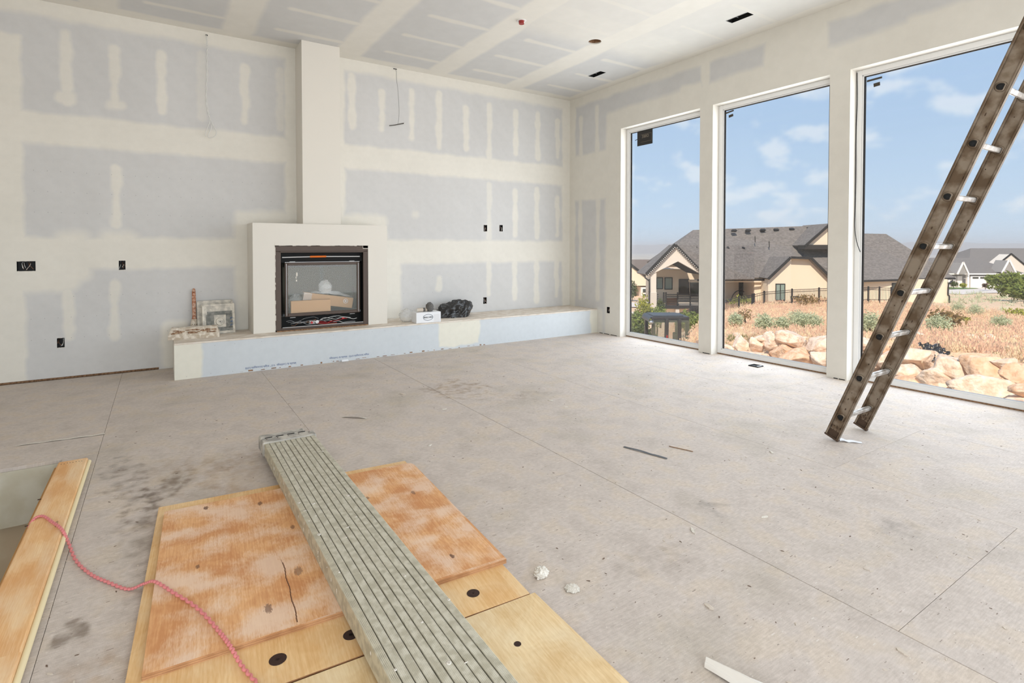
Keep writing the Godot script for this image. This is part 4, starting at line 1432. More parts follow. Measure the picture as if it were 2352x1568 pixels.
	b.grid(func(u, v):
		var a: float = TAU * u
		var e: float = PI * 0.5 * v
		var d := Vector3(cos(a) * sin(e), cos(e), sin(a) * sin(e))
		var k := 1.0 + 0.34 * f.get_noise_3d(d.x * 1.5 + 3.0, d.y * 1.5, d.z * 1.5)
		var warp := f.get_noise_3d(d.x * 1.1, d.y * 1.1 + 7.0, d.z * 1.1)
		var fold := 0.022 * absf(sin(a * 3.0 + d.y * 5.0 + 4.0 * warp)) + 0.016 * absf(sin(d.x * 7.0 - d.z * 5.0 + 6.0 * warp))
		var lean := pow(maxf(d.y, 0.0), 0.8)
		return Vector3(d.x * (0.3 if d.x < 0.0 else 0.23) * k + lean * 0.07, maxf(0.002, lean * 0.2 * k + (fold - 0.012) * sin(e * 2.0)), d.z * 0.16 * k + fold * d.z), 72, 30, true)
	var bl := obj("bin_liner", b, M.bin_liner)
	tag(bl, "crumpled black bin liner lying on the hearth beside the white carton", "bin liner")
	bl.position = Vector3(-2.215, y, 0.24)

# ---------------------------------------------------------------- boards, plank, rope and rubbish on the floor
func sheet(called: String, label: String, c: Array, y0: float, th: float, m: Material, edge: Material, round_corner := -1) -> Node3D:
	var o := Vector3((c[0].x + c[2].x) / 2, y0, (c[0].y + c[2].y) / 2)
	var t := thing(called, label, "plywood sheet", o)
	var ring_ := []
	for k in 4:
		var p: Vector2 = c[k]
		if k == round_corner:
			var a: Vector2 = (c[(k + 3) % 4] - p).normalized() * 0.05
			var d: Vector2 = (c[(k + 1) % 4] - p).normalized() * 0.05
			for i in 5:
				ring_.append((p + a).lerp(p, i / 4.0).lerp(p.lerp(p + d, i / 4.0), i / 4.0))
		else:
			ring_.append(p)
	var b := Mb.new()
	var u: Vector2 = (c[3] - c[0])
	var v: Vector2 = (c[1] - c[0])
	b.o = Vector3(c[0].x, 0, c[0].y) - Vector3(o.x, 0, o.z)
	b.ua = Vector3(u.x, 0, u.y) / u.length_squared()
	b.va = Vector3(v.x, 0, v.y) / v.length_squared()
	var top := []
	for p in ring_:
		top.append(Vector3(p.x - o.x, th, p.y - o.z))
	b.fan(top, Vector3.UP)
	obj("face_veneer", b, m, t)
	b = Mb.new()
	var e := th / 5.0
	for ply in 5:   # the five plies show on the sawn edge, every other one set back a hair
		var q := 0.0012 if ply % 2 else 0.0
		for k in top.size():
			var p0: Vector3 = top[k] * Vector3(1, 0, 1)
			var p1: Vector3 = top[(k + 1) % top.size()] * Vector3(1, 0, 1)
			var s := 1.0 - q
			b.quad(p0 * s + Vector3(0, e * ply, 0), p1 * s + Vector3(0, e * ply, 0), p1 * s + Vector3(0, e * (ply + 1), 0), p0 * s + Vector3(0, e * (ply + 1), 0), p0 + p1)
	var under := []
	for q in top:
		under.append(q * Vector3(1, 0, 1))
	b.fan(under, Vector3.DOWN)
	obj("plies", b, edge, t)
	return t

func knot(t: Node3D, x: float, z: float, y: float, r: float) -> void:
	var b := Mb.new()
	b.grid(func(u, v): return Vector3(x + cos(TAU * u) * r * v, y + 0.0006 - 0.0 * v, z - sin(TAU * u) * r * v) - t.position, 20, 2, true, true)
	obj("knot_hole", b, M.bark, t)

func floor_things() -> void:
	speckle("ply_edge", rgb(164, 116, 76), rgb(190, 142, 100), 0.01, 59, 0.6, 0.85)
	speckle("bark", rgb(44, 26, 20), rgb(112, 74, 58), 0.09, 60, 0.08, 0.95, 0.6)
	var orange := mat("veneer_orange", Color.WHITE, 0.78)
	orange.albedo_texture = veneer_texture(1024, rgb(202, 140, 90), rgb(234, 184, 132), rgb(236, 212, 194), 1.35,
		[[0.12, 0.33, 0.008, 0.5], [0.2, 0.55, 0.007, 0.4], [0.52, 0.12, 0.006, 0.5], [0.4, 0.42, 0.007, 0.4], [0.72, 0.4, 0.012, 0.35], [0.88, 0.3, 0.01, 0.45], [0.35, 0.9, 0.008, 0.4], [0.3, 0.72, 0.006, 0.4], [0.14, 0.6, 0.009, 0.7], [0.05, 0.14, 0.008, 0.6], [0.9, 0.86, 0.006, 0.6]],
		[[0.62, 0.36, 0.37, 0.01], [0.2, 0.53, 0.62, 0.02]], 201)
	var pale := mat("veneer_pale", Color.WHITE, 0.8)
	pale.albedo_texture = veneer_texture(1024, rgb(216, 168, 110), rgb(240, 204, 152), rgb(234, 216, 184), 0.6,
		[[0.83, 0.25, 0.014, 0.0], [0.8, 0.45, 0.014, 0.0], [0.87, 0.72, 0.014, 0.0], [0.3, 0.5, 0.008, 0.4]], [], 211)
	var pale2 := mat("veneer_straw", Color.WHITE, 0.8)
	pale2.albedo_texture = veneer_texture(1024, rgb(214, 180, 130), rgb(240, 214, 170), rgb(238, 224, 196), 0.7, [[0.2, 0.75, 0.008, 0.6], [0.34, 0.72, 0.006, 0.4], [0.5, 0.3, 0.01, 0.4]], [], 221)
	# corners: back left, back right, front right, front left
	var s2 := sheet("plywood_sheet", "pale plywood sheet on the floor under the orange sheet and plank", [Vector2(-5.594, 3.696), Vector2(-4.361, 3.806), Vector2(-4.445, 5.232), Vector2(-5.69, 5.15)], 0.0005, 0.018, pale, M.ply_edge)
	var s3 := sheet("plywood_sheet", "straw coloured plywood sheet nearest the camera beside the metal plank", [Vector2(-5.74, 5.162), Vector2(-4.428, 5.238), Vector2(-4.448, 6.4), Vector2(-5.76, 6.33)], 0.0005, 0.019, pale2, M.ply_edge)
	var s1 := sheet("plywood_sheet", "orange dusty plywood sheet lying on top of another sheet", [Vector2(-5.571, 3.806), Vector2(-4.352, 3.889), Vector2(-4.415, 5.024), Vector2(-5.634, 4.942)], 0.0188, 0.018, orange, M.ply_edge, 1)
	for q in [[-5.283, 5.068, 0.026], [-5.062, 5.085, 0.025], [-4.62, 5.117, 0.024]]:
		knot(s2, q[0], q[1], 0.0185, q[2])
	for q in [[-4.655, 5.625, 0.018], [-4.625, 5.42, 0.012]]:
		knot(s3, q[0], q[1], 0.0195, q[2])
	var b := Mb.new()   # staple crown dropped under the sheet edges
	# the stair opening's rough cap board with a sawn edge
	var t := thing("stair_cap_board", "raw pine board capping the edge of the stair opening", "board", Vector3(-6.02, 0.0, 4.2))
	var pine := mat("pine_board", Color.WHITE, 0.78)
	pine.albedo_texture = veneer_texture(1024, rgb(220, 164, 108), rgb(242, 202, 150), rgb(240, 220, 192), 0.7, [[0.1, 0.3, 0.006, 0.5], [0.42, 0.55, 0.02, 0.15], [0.5, 0.2, 0.008, 0.4]], [], 231)
	b = Mb.new()
	b.o = Vector3(-0.075, 0, -1.48); b.ua = Vector3(0, 0, 1 / 1.9); b.va = Vector3(1 / 0.55, 0, 0.0)
	b.box(Vector3(0.0, 0.0185, 0.56), Vector3(0.138, 0.036, 4.0), 0.006)
	obj("board", b, pine, t)
	b = Mb.new()
	b.tube(smooth([Vector3(0.0755, 0.016, -1.42), Vector3(0.0755, 0.017, -0.6), Vector3(0.0765, 0.016, 0.3), Vector3(0.0765, 0.017, 2.5)], 3), 0.011, 10)
	obj("pale_bead", b, mat("bead_pale", rgb(236, 218, 176), 0.8), t)
	b = Mb.new()
	b.tube(smooth([Vector3(-0.074, 0.01, -1.4), Vector3(-0.077, 0.0, -0.5), Vector3(-0.074, 0.004, 0.2), Vector3(-0.078, 0.0, 2.4)], 4), 0.011, 7)
	obj("rough_edge", b, mat("sapwood", rgb(178, 130, 74), 0.9), t)
	b = Mb.new()
	for i in 8:
		b.box(Vector3(-0.05 + i * 0.0135, 0.0372, -1.39 + 0.004 * sin(i * 2.0)), Vector3(0.004, 0.0012, 0.004))
	for q in [[-0.078, 0.02, -0.93], [-0.078, 0.02, -0.62]]:
		b.box(Vector3(q[0], q[1], q[2]), Vector3(0.02, 0.004, 0.004))
	small(obj("nail", b, M.grime, t))
	# telescoping walk plank of ten interleaved bars
	t = thing("walk_plank", "grey aluminium extension plank of interleaved bars lying on plywood", "plank", Vector3(-4.915, 0.0372, 3.17))
	var y0 := 0.0
	var th := 0.074
	var wide := 0.0288
	var x := -0.148
	for i in 10:
		b = Mb.new()
		var back := 0.1 if i % 2 else 0.06
		b.box(Vector3(x + wide / 2, y0 + th / 2, 1.6), Vector3(wide - (0.0045 if i in [4, 8] else 0.0032), th, 3.0), 0.0016)
		obj("bar", b, M.plank_metal if i > 0 else M.plank_edge_metal, t)
		b = Mb.new()
		for k in 5:
			b.box(Vector3(x + 0.005 + k * 0.0048, y0 + th + 0.0004, 1.6), Vector3(0.0014, 0.0008, 3.0))
		small(obj("tread_rib", b, M.plank_metal, t))
		x += wide + (0.0012 if i in [3, 7] else 0.0006)
	b = Mb.new()
	b.box(Vector3(-0.0, y0 + th / 2 + 0.002, 0.115), Vector3(0.312, th + 0.01, 0.085), 0.006)
	obj("end_cap", b, M.plank_cap, t)
	b = Mb.new()
	b.box(Vector3(-0.024, y0 + th / 2 + 0.002, 0.028), Vector3(0.265, th + 0.008, 0.07), 0.006)
	var hinge := obj("end_hinge", b, M.plank_cap, t)
	b = Mb.new()
	for i in 4:
		b.box(Vector3(-0.11 + i * 0.065, y0 + th + 0.005, 0.0685), Vector3(0.042, 0.006, 0.007))
	small(obj("hinge_slot", b, M.soot_black, hinge))
	b = Mb.new()
	for i in 5:
		b.tube([Vector3(-0.125 + i * 0.062, y0 + th + 0.006, 0.1), Vector3(-0.125 + i * 0.062, y0 + th + 0.0085, 0.1)], 0.004, 8)
	small(obj("rivet", b, M.grime, t))
	b = Mb.new()
	b.box(Vector3(-0.151, y0 + 0.02, 0.1), Vector3(0.008, 0.05, 0.03), 0.002)
	obj("side_clip", b, M.grime, t)
	b = Mb.new()
	var r := RandomNumberGenerator.new()
	r.seed = 12
	for i in 46:
		blob(b, Vector3(r.randf_range(-0.14, 0.14), y0 + th + 0.001, r.randf_range(0.3, 2.9)), Vector3(r.randf_range(0.002, 0.01), 0.0012, r.randf_range(0.002, 0.01)), 7, 4)
	for i in 22:
		blob(b, Vector3(-0.1465, y0 + r.randf_range(0.015, 0.07), r.randf_range(0.2, 2.2)), Vector3(0.0015, r.randf_range(0.002, 0.014), r.randf_range(0.002, 0.005)), 6, 4)
	small(obj("plaster_splash", b, M.plaster_chip, t))
	# pink cord
	b = Mb.new()
	var way := smooth([Vector3(-6.12, -0.12, 3.72), Vector3(-6.1, -0.03, 3.64), Vector3(-6.083, 0.035, 3.58), Vector3(-6.05, 0.0435, 3.56), Vector3(-6.0, 0.0435, 3.66), Vector3(-5.955, 0.044, 3.765), Vector3(-5.925, 0.014, 3.84), Vector3(-5.88, 0.006, 4.02), Vector3(-5.82, 0.006, 4.17), Vector3(-5.76, 0.006, 4.27),
		Vector3(-5.69, 0.007, 4.37), Vector3(-5.64, 0.026, 4.4), Vector3(-5.605, 0.043, 4.44), Vector3(-5.55, 0.0435, 4.55), Vector3(-5.48, 0.0435, 4.7), Vector3(-5.43, 0.0435, 4.86), Vector3(-5.405, 0.042, 4.955), Vector3(-5.38, 0.026, 5.05), Vector3(-5.34, 0.026, 5.2), Vector3(-5.3, 0.027, 5.5)], 40)
	var wavy := []
	for k in way.size():
		var d: Vector3 = (way[mini(k + 1, way.size() - 1)] - way[maxi(k - 1, 0)]).normalized()
		var side := d.cross(Vector3.UP).normalized()
		var l := 0.0
		wavy.append(way[k] + side * sin(k * 0.8 + 0.7 * sin(k * 0.03)) * 0.0026 + Vector3(0, maxf(0.0, cos(k * 0.8)) * 0.001, 0))
	b.tube(wavy, 0.0048, 8)
	tag(obj("pink_cord", b, M.pink_rope), "wavy pink cord running from the stair opening over the plywood", "cord")
	# single pieces of rubbish
	b = Mb.new()
	b.grid(func(u, v): return Vector3(lerpf(-0.15, 0.15, u), 0.002 + 0.004 * absf(sin(u * 5.0)) * sin(u * PI), (v - 0.5) * 0.02), 20, 2, false, true)
	var o := obj("black_strip", b, M.dark_strip)
	o.position = Vector3(-3.027, 0.001, 4.468)
	o.rotation.y = -1.303
	tag(o, "flat black strip lying on the bare floor", "strip")
	b = Mb.new()
	b.tube([Vector3(-0.08, 0.003, 0), Vector3(0.075, 0.003, 0.003)], 0.0025, 6)
	o = obj("thin_stick", b, M.plate_wood)
	o.position = Vector3(-2.79, 0, 4.55)
	o.rotation.y = 1.95
	tag(o, "thin stick on the floor right of the black strip", "stick")
	b = Mb.new()
	b.grid(func(u, v): return Vector3(lerpf(-0.235, 0.235, u), 0.0015 + 0.003 * absf(sin(u * 11.0)), (v - 0.5) * 0.028 * (0.6 + 0.4 * u)), 20, 2, false, true)
	o = obj("paper_tape_strip", b, M.plaster_chip)
	o.position = Vector3(-6.145, 0, 2.166)
	o.rotation.y = -0.07
	tag(o, "long torn strip of paper tape on the floor at far left", "paper strip")
	b = Mb.new()
	b.grid(func(u, v): return Vector3(lerpf(-0.1, 0.1, u), 0.002 + 0.01 * sin(u * PI) * v, (v - 0.5) * 0.024), 14, 3, false, true)
	o = obj("paper_tape_strip", b, M.plaster_chip)
	o.position = Vector3(-4.35, 0, 2.77)
	o.rotation.y = -0.75
	tag(o, "short curled strip of paper tape behind the metal plank", "paper strip")
	for q in [[Vector3(-4.335, 0, 5.15), Vector3(0.03, 0.02, 0.024), 31, "larger lump of dried joint compound on the floor beside the plywood"], [Vector3(-4.28, 0, 5.275), Vector3(0.026, 0.004, 0.026), 32, "flat round splat of joint compound on the floor beside the plywood"]]:
		b = Mb.new()
		crumple(b, Vector3(0, q[1].y * 0.9, 0), q[1], q[2], 0.35)
		o = obj("plaster_lump", b, M.plaster_chip)
		o.position = q[0]
		tag(o, q[3], "plaster lump")
	b = Mb.new()
	b.grid(func(u, v):
		var w := lerpf(0.012, 0.055, v)
		return Vector3((u - 0.5) * 2.0 * w, 0.004 + 0.045 * sin(u * PI) * (0.5 + 0.5 * v) + 0.004 * sin(u * 14.0 + v * 5.0), lerpf(-0.14, 0.2, v)), 16, 10, false, true)
	o = obj("plastic_sheath", b, M.white_plastic)
	o.position = Vector3(-4.14, 0, 5.93)
	o.rotation.y = 0.25
	tag(o, "curled white plastic sheath on the floor at the bottom edge", "plastic sheath")
	b = Mb.new()
	b.grid(func(u, v): return Vector3(lerpf(-0.06, 0.09, u), 0.002 + 0.012 * absf(sin(u * 7.0 + v * 3.0)) * (1.0 - u), lerpf(-0.03, 0.035, v) * (1.0 - 0.5 * u)), 16, 8, false, true)
	o = obj("paper_scrap", b, M.white_card)
	o.position = Vector3(-1.745, 0, 5.06)
	o.rotation.y = -0.9
	tag(o, "crumpled white paper scrap at the foot of the ladder", "paper scrap")
	b = Mb.new()
	b.box(Vector3(0, 0.012, 0), Vector3(0.075, 0.003, 0.03), 0.001, Basis(Vector3.RIGHT, 0.6))
	o = obj("paper_scrap", b, M.white_card)
	o.position = Vector3(-3.83, 0, 0.69)
	tag(o, "small white card scrap against the hearth front", "paper scrap")
	# loose chips: the larger ones singly, the crumbs together
	var spots := [[-4.754, 1.49, "pale plaster chip on the floor in front of the long hearth"], [-2.436, 1.541, "plaster chip on the floor below the right end of the hearth"], [-2.822, 3.219, "upper of two plaster chips in the middle of the floor"], [-2.832, 3.435, "lower of two plaster chips in the middle of the floor"],
		[-3.794, 2.343, "plaster chip left of the damp patch on the floor"], [-3.686, 2.949, "plaster chip just below the damp patch on the floor"], [-4.106, 3.608, "plaster chip right of the far end of the metal plank"], [-3.155, 5.353, "elongated plaster chip alone in the right foreground"],
		[-3.93, 5.62, "plaster chip just above the white plastic sheath"], [-3.55, 5.25, "plaster chip right of the round plaster splat"], [-2.35, 4.9, "plaster chip left of the ladder foot"], [-1.2, 3.4, "plaster chip on the floor near the middle window"], [-3.6, 6.1, "plaster chip at the bottom edge right of the sheath"]]
	for i in spots.size():
		b = Mb.new()
		chip(b, Vector3.ZERO, r.randf_range(0.012, 0.022), r.randf() * TAU, r)
		o = obj("plaster_chip", b, M.plaster_chip if i % 4 else M.paper_edge)
		o.position = Vector3(spots[i][0], 0.0, spots[i][1])
		tag(o, spots[i][2], "plaster chip", "loose plaster chips on the floor")
	b = Mb.new()
	for i in 900:
		chip(b, Vector3(r.randf_range(-6.0, -0.1), 0.0, r.randf_range(0.75, 6.4)), r.randf_range(0.002, 0.008), r.randf() * TAU, r)
	o = obj("plaster_crumbs", b, M.paper_edge)
	tag(o, "fine plaster crumbs scattered over the whole floor", "crumbs", "", "stuff")
	b = Mb.new()
	for i in 420:
		chip(b, Vector3(r.randf_range(-6.0, -0.1), 0.0, r.randf_range(0.75, 6.4)), r.randf_range(0.002, 0.006), r.randf() * TAU, r)
	o = obj("wood_splinters", b, mat("splinter", rgb(112, 92, 78), 0.9))
	tag(o, "small dark wood splinters scattered over the whole floor", "splinters", "", "stuff")

func chip(b: Mb, at: Vector3, s: float, turn: float, r: RandomNumberGenerator) -> void:
	var top := []
	var n := 6
	var c := cos(turn); var d := sin(turn)
	for k in n:
		var a := TAU * k / n
		var q := Vector2(cos(a) * 1.5, sin(a) * 0.6) * s * r.randf_range(0.6, 1.15)
		top.append(at + Vector3(q.x * c - q.y * d, s * r.randf_range(0.12, 0.3), q.x * d + q.y * c))
	b.fan(top, Vector3.UP)
	for k in n:
		var p0: Vector3 = top[k]
		var p1: Vector3 = top[(k + 1) % n]
		b.quad(p0, p1, Vector3(p1.x, at.y + 0.0002, p1.z), Vector3(p0.x, at.y + 0.0002, p0.z), p0 + p1 - at * 2.0)

# ---------------------------------------------------------------- ladder
func ladder() -> void:
	var t := thing("extension_ladder", "worn aluminium ladder with round rungs leaning in front of the windows", "ladder", Vector3(-1.782, 0.0, 4.986))
	var tilt := atan2(0.3686, 0.9296)
	# local frame: x across, y up the rails, z front
	t.rotation = Vector3(tilt, -0.006, 0)
	var length := 3.78
	var w := 0.088
	var rail_x := [-0.018, 0.374]
	for i in 2:
		var x: float = rail_x[i]
		var low: float = 0.0208
		var s := 1.0 if i == 0 else -1.0
		var b := Mb.new()
		b.box(Vector3(x, low + length / 2, 0), Vector3(0.004, length, w), 0.001)
		var rail := obj("rail", b, M.ladder_metal, t)
		b = Mb.new()
		for q in [-1, 1]:
			b.box(Vector3(x, low + length / 2, q * (w / 2 - 0.002)), Vector3(0.026, length, 0.004), 0.001)
			b.box(Vector3(x + 0.011, low + length / 2, q * (w / 2 - 0.006)), Vector3(0.004, length, 0.012), 0.001)
			b.box(Vector3(x - 0.011, low + length / 2, q * (w / 2 - 0.006)), Vector3(0.004, length, 0.012), 0.001)
		obj("flange", b, M.ladder_metal, rail)
		b = Mb.new()
		b.box(Vector3(x, low + 0.004, 0), Vector3(0.032, 0.012, w + 0.006), 0.003)
		b.box(Vector3(x, low + 0.03, 0), Vector3(0.0062, 0.05, w - 0.02), 0.001)
		obj("end_shoe", b, M.grime, rail)
		b = Mb.new()
		var r := RandomNumberGenerator.new()
		r.seed = 40 + i
		for k in 26:
			blob(b, Vector3(x - 0.0024, low + r.randf_range(0.03, 2.2), r.randf_range(-0.034, 0.034)), Vector3(0.0006, r.randf_range(0.002, 0.012), r.randf_range(0.001, 0.005)), 7, 4)
		for k in 12:
			blob(b, Vector3(x - 0.0024, low + r.randf_range(0.02, 0.12), r.randf_range(-0.035, 0.035)), Vector3(0.0006, r.randf_range(0.004, 0.016), r.randf_range(0.002, 0.008)), 7, 4)
		small(obj("grime_mark", b, M.grime, rail))
	for k in 12:
		var y := 0.18 + 0.3048 * k
		var b := Mb.new()
		b.grid(func(u, v):
			var a: float = TAU * u
			return Vector3(lerpf(-0.026, 0.385, v), y + sin(a) * 0.0165, -maxf(cos(a) * 0.0185, -0.012)), 18, 3, true)
		var rung := obj("rung", b, M.rung_metal, t)
		b = Mb.new()
		for x in [-0.0215, 0.3705]:
			b.grid(func(u, v):
				var a: float = TAU * u
				var rr := 0.0195 + 0.008 * sin(PI * v)
				return Vector3(x + 0.006 * (v - 0.5) * 2.0, y + sin(a) * rr, -maxf(cos(a) * rr * 1.1, -rr * 0.75)), 18, 4, true)
		obj("collar", b, M.ladder_metal, rung)
		b = Mb.new()
		b.grid(func(u, v):
			var a: float = TAU * u
			return Vector3(-0.0285, y + sin(a) * 0.0165 * v, -maxf(cos(a) * 0.019, -0.012) * v), 18, 2, true)
		obj("rung_bore", b, M.soot_black, rung)

# ---------------------------------------------------------------- outdoors
var hills := FastNoiseLite.new()

func ground_at(x: float, z: float) -> float:
	# a terrace behind the boulder wall that falls gently away from the house; lower yards to the left and in front
	var top := -0.6 - 0.06 * clampf(x - 7.0, 0.0, 28.0) - 0.03 * maxf(0.0, x - 34.5) * clampf((x - 34.5) / 20.0, 0.0, 1.3) - 0.085 * clampf(3.9 - z, 0.0, 8.0) + 0.05 * clampf(z - 3.9, 0.0, 40.0)
	top += 0.03 * clampf(z + 14.0, 0.0, 40.0) * clampf((x - 40.0) / 20.0, 0.0, 1.0)
	# left edge of the terrace
	var d := Vector2(21.3, -14.7).normalized()
	var s := -((Vector2(x, z) - Vector2(5.9, -2.4)).cross(d))
	var low := -3.8 - 0.035 * clampf(x - 12.0, 0.0, 40.0)
	top -= 0.75 * exp(-maxf(s, 0.0) / 2.6) * clampf((x - 12.0) / 12.0, 0.0, 1.0) + 0.12 * clampf((x - 12.0) / 15.0, 0.0, 1.0)
	var k := clampf((s + 1.7) / 2.1, 0.0, 1.0)
	k = k * k * (3.0 - 2.0 * k)
	var h := lerpf(low, top, k)
	# the yard between the house and the boulder wall
	var foot := 5.55 + 0.16 * clampf(3.9 - z, -3.0, 8.0)
	var e := clampf((x - foot) / 1.1, 0.0, 1.0)
	h = lerpf(minf(-2.6, h), h, e * e * (3.0 - 2.0 * e))
	h += hills.get_noise_2d(x * 3.0, z * 3.0) * 0.12 * clampf((x - 6.0) / 4.0, 0.0, 1.0)
	return h

func outdoors() -> void:
	hills.seed = 4
	hills.frequency = 0.05
	speckle("dry_slope", rgb(208, 172, 138), rgb(230, 204, 172), 0.03, 81, 3.0, 0.95, 1.5)
	speckle("far_plain", rgb(178, 160, 132), rgb(206, 190, 162), 0.02, 82, 900.0, 1.0)
	mat("far_hills", rgb(150, 130, 112), 1.0)
	mat("stucco_cream", rgb(228, 212, 188), 0.95)
	mat("stucco_pale", rgb(214, 206, 194), 0.95)
	mat("trim_black", rgb(30, 28, 28), 0.6)
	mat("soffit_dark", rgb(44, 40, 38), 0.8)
	mat("house_glass", rgb(58, 64, 62), 0.08)
	mat("house_glass_pale", rgb(136, 154, 146), 0.15)
	mat("porch_wood", rgb(126, 86, 62), 0.8)
	mat("stone_pier", rgb(196, 190, 180), 0.95)
	mat("concrete_drive", rgb(214, 204, 194), 0.95)
	mat("garage_white", rgb(232, 228, 222), 0.7)
	mat("house_grey", rgb(150, 146, 142), 0.9)
	mat("bulb_white", rgb(240, 238, 230), 0.4)
	for q in [["shingle", rgb(106, 101, 97), rgb(128, 122, 117)], ["shingle_far", rgb(112, 108, 106), rgb(126, 122, 118)]]:
		var m := mat(q[0], Color.WHITE, 0.95)
		m.albedo_texture = shingle_texture(q[1], q[2])
	terrain()
	boulders()
	neighbour_house()
	fences()
	far_houses()
	digger()
	plants()

func terrain() -> void:
	var b := Mb.new()
	var nx := 110
	var nz := 120
	b.grid(func(u, v):
		var x: float = 0.25 + 170.0 * pow(u, 1.9)
		var w: float = v * 2.0 - 1.0
		var z: float = -2.0 + (signf(w) * pow(absf(w), 1.7)) * 130.0
		return Vector3(x, ground_at(x, z) - 14.0 * pow(clampf((x - 150.0) / 20.0, 0.0, 1.0), 2.0), z), nx, nz, false, true)
	tag(obj("hillside_ground", b, M.dry_slope), "dry tan hillside ground sloping away outside the windows", "", "", "structure")
	b = Mb.new()
	b.quad(Vector3(60, -46, -9000), Vector3(12000, -46, -9000), Vector3(12000, -46, 9000), Vector3(60, -46, 9000), Vector3.UP)
	tag(obj("valley_plain", b, M.far_plain), "flat dry valley floor far beyond the houses", "", "", "structure")
	# the range across the valley: crest heights along its length
	b = Mb.new()
	var f := noise(91, 1.0, 4)
	b.grid(func(u, v):
		var a: float = deg_to_rad(lerpf(20.0, 110.0, u))
		var d: float = 4200.0 + 900.0 * v
		var crest := 62.0 + 34.0 * f.get_noise_1d(u * 9.0) + 12.0 * f.get_noise_1d(u * 40.0)
		var y: float = -70.0 + (crest + 42.0) * sin(clampf(v * 1.6, 0.0, 1.0) * PI * 0.5) + 8.0 * f.get_noise_2d(u * 60.0, v * 3.0)
		return Vector3(-5.0 + sin(a) * d, y, 7.0 - cos(a) * d), 140, 10)
	tag(obj("mountain_range", b, M.far_hills), "hazy bare mountain range on the far horizon", "", "", "structure")

	# summer haze lying over the valley
	var haze := FogVolume.new()
	haze.name = "valley_haze"
	haze.shape = RenderingServer.FOG_VOLUME_SHAPE_BOX
	haze.size = Vector3(6000, 112, 12000)
	var fm := FogMaterial.new()
	fm.resource_name = "haze"
	fm.albedo = Color(1.0, 1.0, 1.0)
	fm.density = 0.00045
	haze.material = fm
	add_child(haze)
	haze.position = Vector3(3320, -16, 0)
	tag(haze, "thin pale haze over the distant valley", "", "", "structure")

func rock(b: Mb, s: Vector3, seed_: int, facets := 12) -> void:
	var r := RandomNumberGenerator.new()
	r.seed = seed_
	var planes := []
	for i in facets:
		var n := Vector3(r.randfn(), r.randfn(), r.randfn()).normalized()
		planes.append([n, r.randf_range(0.52, 0.84)])
	var f := noise(seed_, 1.0, 5)
	b.grid(func(u, v):
		var a: float = TAU * u
		var e: float = PI * v
		var p := Vector3(cos(a) * sin(e), cos(e), sin(a) * sin(e)) * 1.08
		for q in planes:
			var over: float = p.dot(q[0]) - q[1]
			if over > 0.0:
				p -= q[0] * over * 0.93
		p *= 1.0 + 0.11 * f.get_noise_3d(p.x * 1.6, p.y * 1.6, p.z * 1.6) + 0.1 * (absf(f.get_noise_3d(p.x * 3.5, p.y * 3.5, p.z * 3.5)) - 0.2)
		return Vector3(p.x * s.x, p.y * s.y, p.z * s.z), 34, 22, true)

func boulders() -> void:
	speckle("sandstone_tan", rgb(216, 184, 156), rgb(242, 222, 202), 0.014, 83, 1.2, 0.95, 2.0)
	speckle("sandstone_ochre", rgb(206, 162, 126), rgb(234, 202, 172), 0.014, 84, 1.2, 0.95, 2.0)
	for i in BOULDERS.size():
		var q = BOULDERS[i]
		var b := Mb.new()
		rock(b, Vector3(q[3], q[4], q[5]), 300 + i)
		var o := obj("boulder", b, M[["sandstone_tan", "sandstone_ochre"][q[7]]])
		o.position = Vector3(q[0], q[1], q[2])
		o.rotation = Vector3(0, q[6] - 0.5771, 0)
		tag(o, q[8], "boulder", "boulders of the retaining wall")
	var b := Mb.new()
	b.grid(func(u, v):
		var fo := 0.03 * sin(u * 17.0 + v * 4.0) + 0.02 * sin(v * 23.0 + u * 6.0)
		return Vector3(lerpf(-0.26, 0.2, u), 0.17 * cos((v - 0.2) * 1.4) + fo - 0.18 * v, lerpf(-0.12, 0.2, v) + fo), 24, 16, false, true)
	var bag := obj("black_ground_sheet", b, M.bin_liner)
	bag.position = PLASTIC
	bag.rotation.y = -0.5771
	tag(bag, "fold of black plastic sheeting tucked behind the boulder wall", "plastic sheet")

func frame_win(parent: Node3D, x0: float, y0: float, x1: float, y1: float, z: float, glass: Material, split := false) -> void:
	var b := Mb.new()
	var w := 0.06
	for q in [[x0, y0, x0 + w, y1], [x1 - w, y0, x1, y1], [x0, y1 - w, x1, y1], [x0, y0, x1, y0 + w]]:
		b.span(Vector3(q[0], q[1], z - 0.02), Vector3(q[2], q[3], z + 0.05))
	if split:
		b.span(Vector3((x0 + x1) / 2 - 0.03, y0, z - 0.02), Vector3((x0 + x1) / 2 + 0.03, y1, z + 0.045))
	var f := obj("window", b, M.trim_black, parent)
	b = Mb.new()
	b.span(Vector3(x0 + w, y0 + w, z), Vector3(x1 - w, y1 - w, z + 0.015))
	obj("pane", b, glass, f)

func roof_plane(parent: Node3D, p: Array, m: Material) -> MeshInstance3D:
	var b := Mb.new()
	var v: Array = []
	for q in p:
		v.append(Vector3(q[0], q[1], q[2]))
	var n: Vector3 = (v[1] - v[0]).cross(v[2] - v[0]).normalized()
	if n.y < 0: n = -n
	var along := Vector3.UP.cross(n).normalized()
	b.o = v[0]; b.ua = along / 2.4; b.va = along.cross(n) / 3.2
	b.slab(v, -n * 0.14)
	return obj("roof_slope", b, m, parent)

func board(parent: Node3D, called: String, a: Array, c: Array, w: float, d: float, m: Material) -> MeshInstance3D:
	var b := Mb.new()
	b.bar(Vector3(a[0], a[1], a[2]), Vector3(c[0], c[1], c[2]), d, w, Vector3.UP)
	return obj(called, b, m, parent)

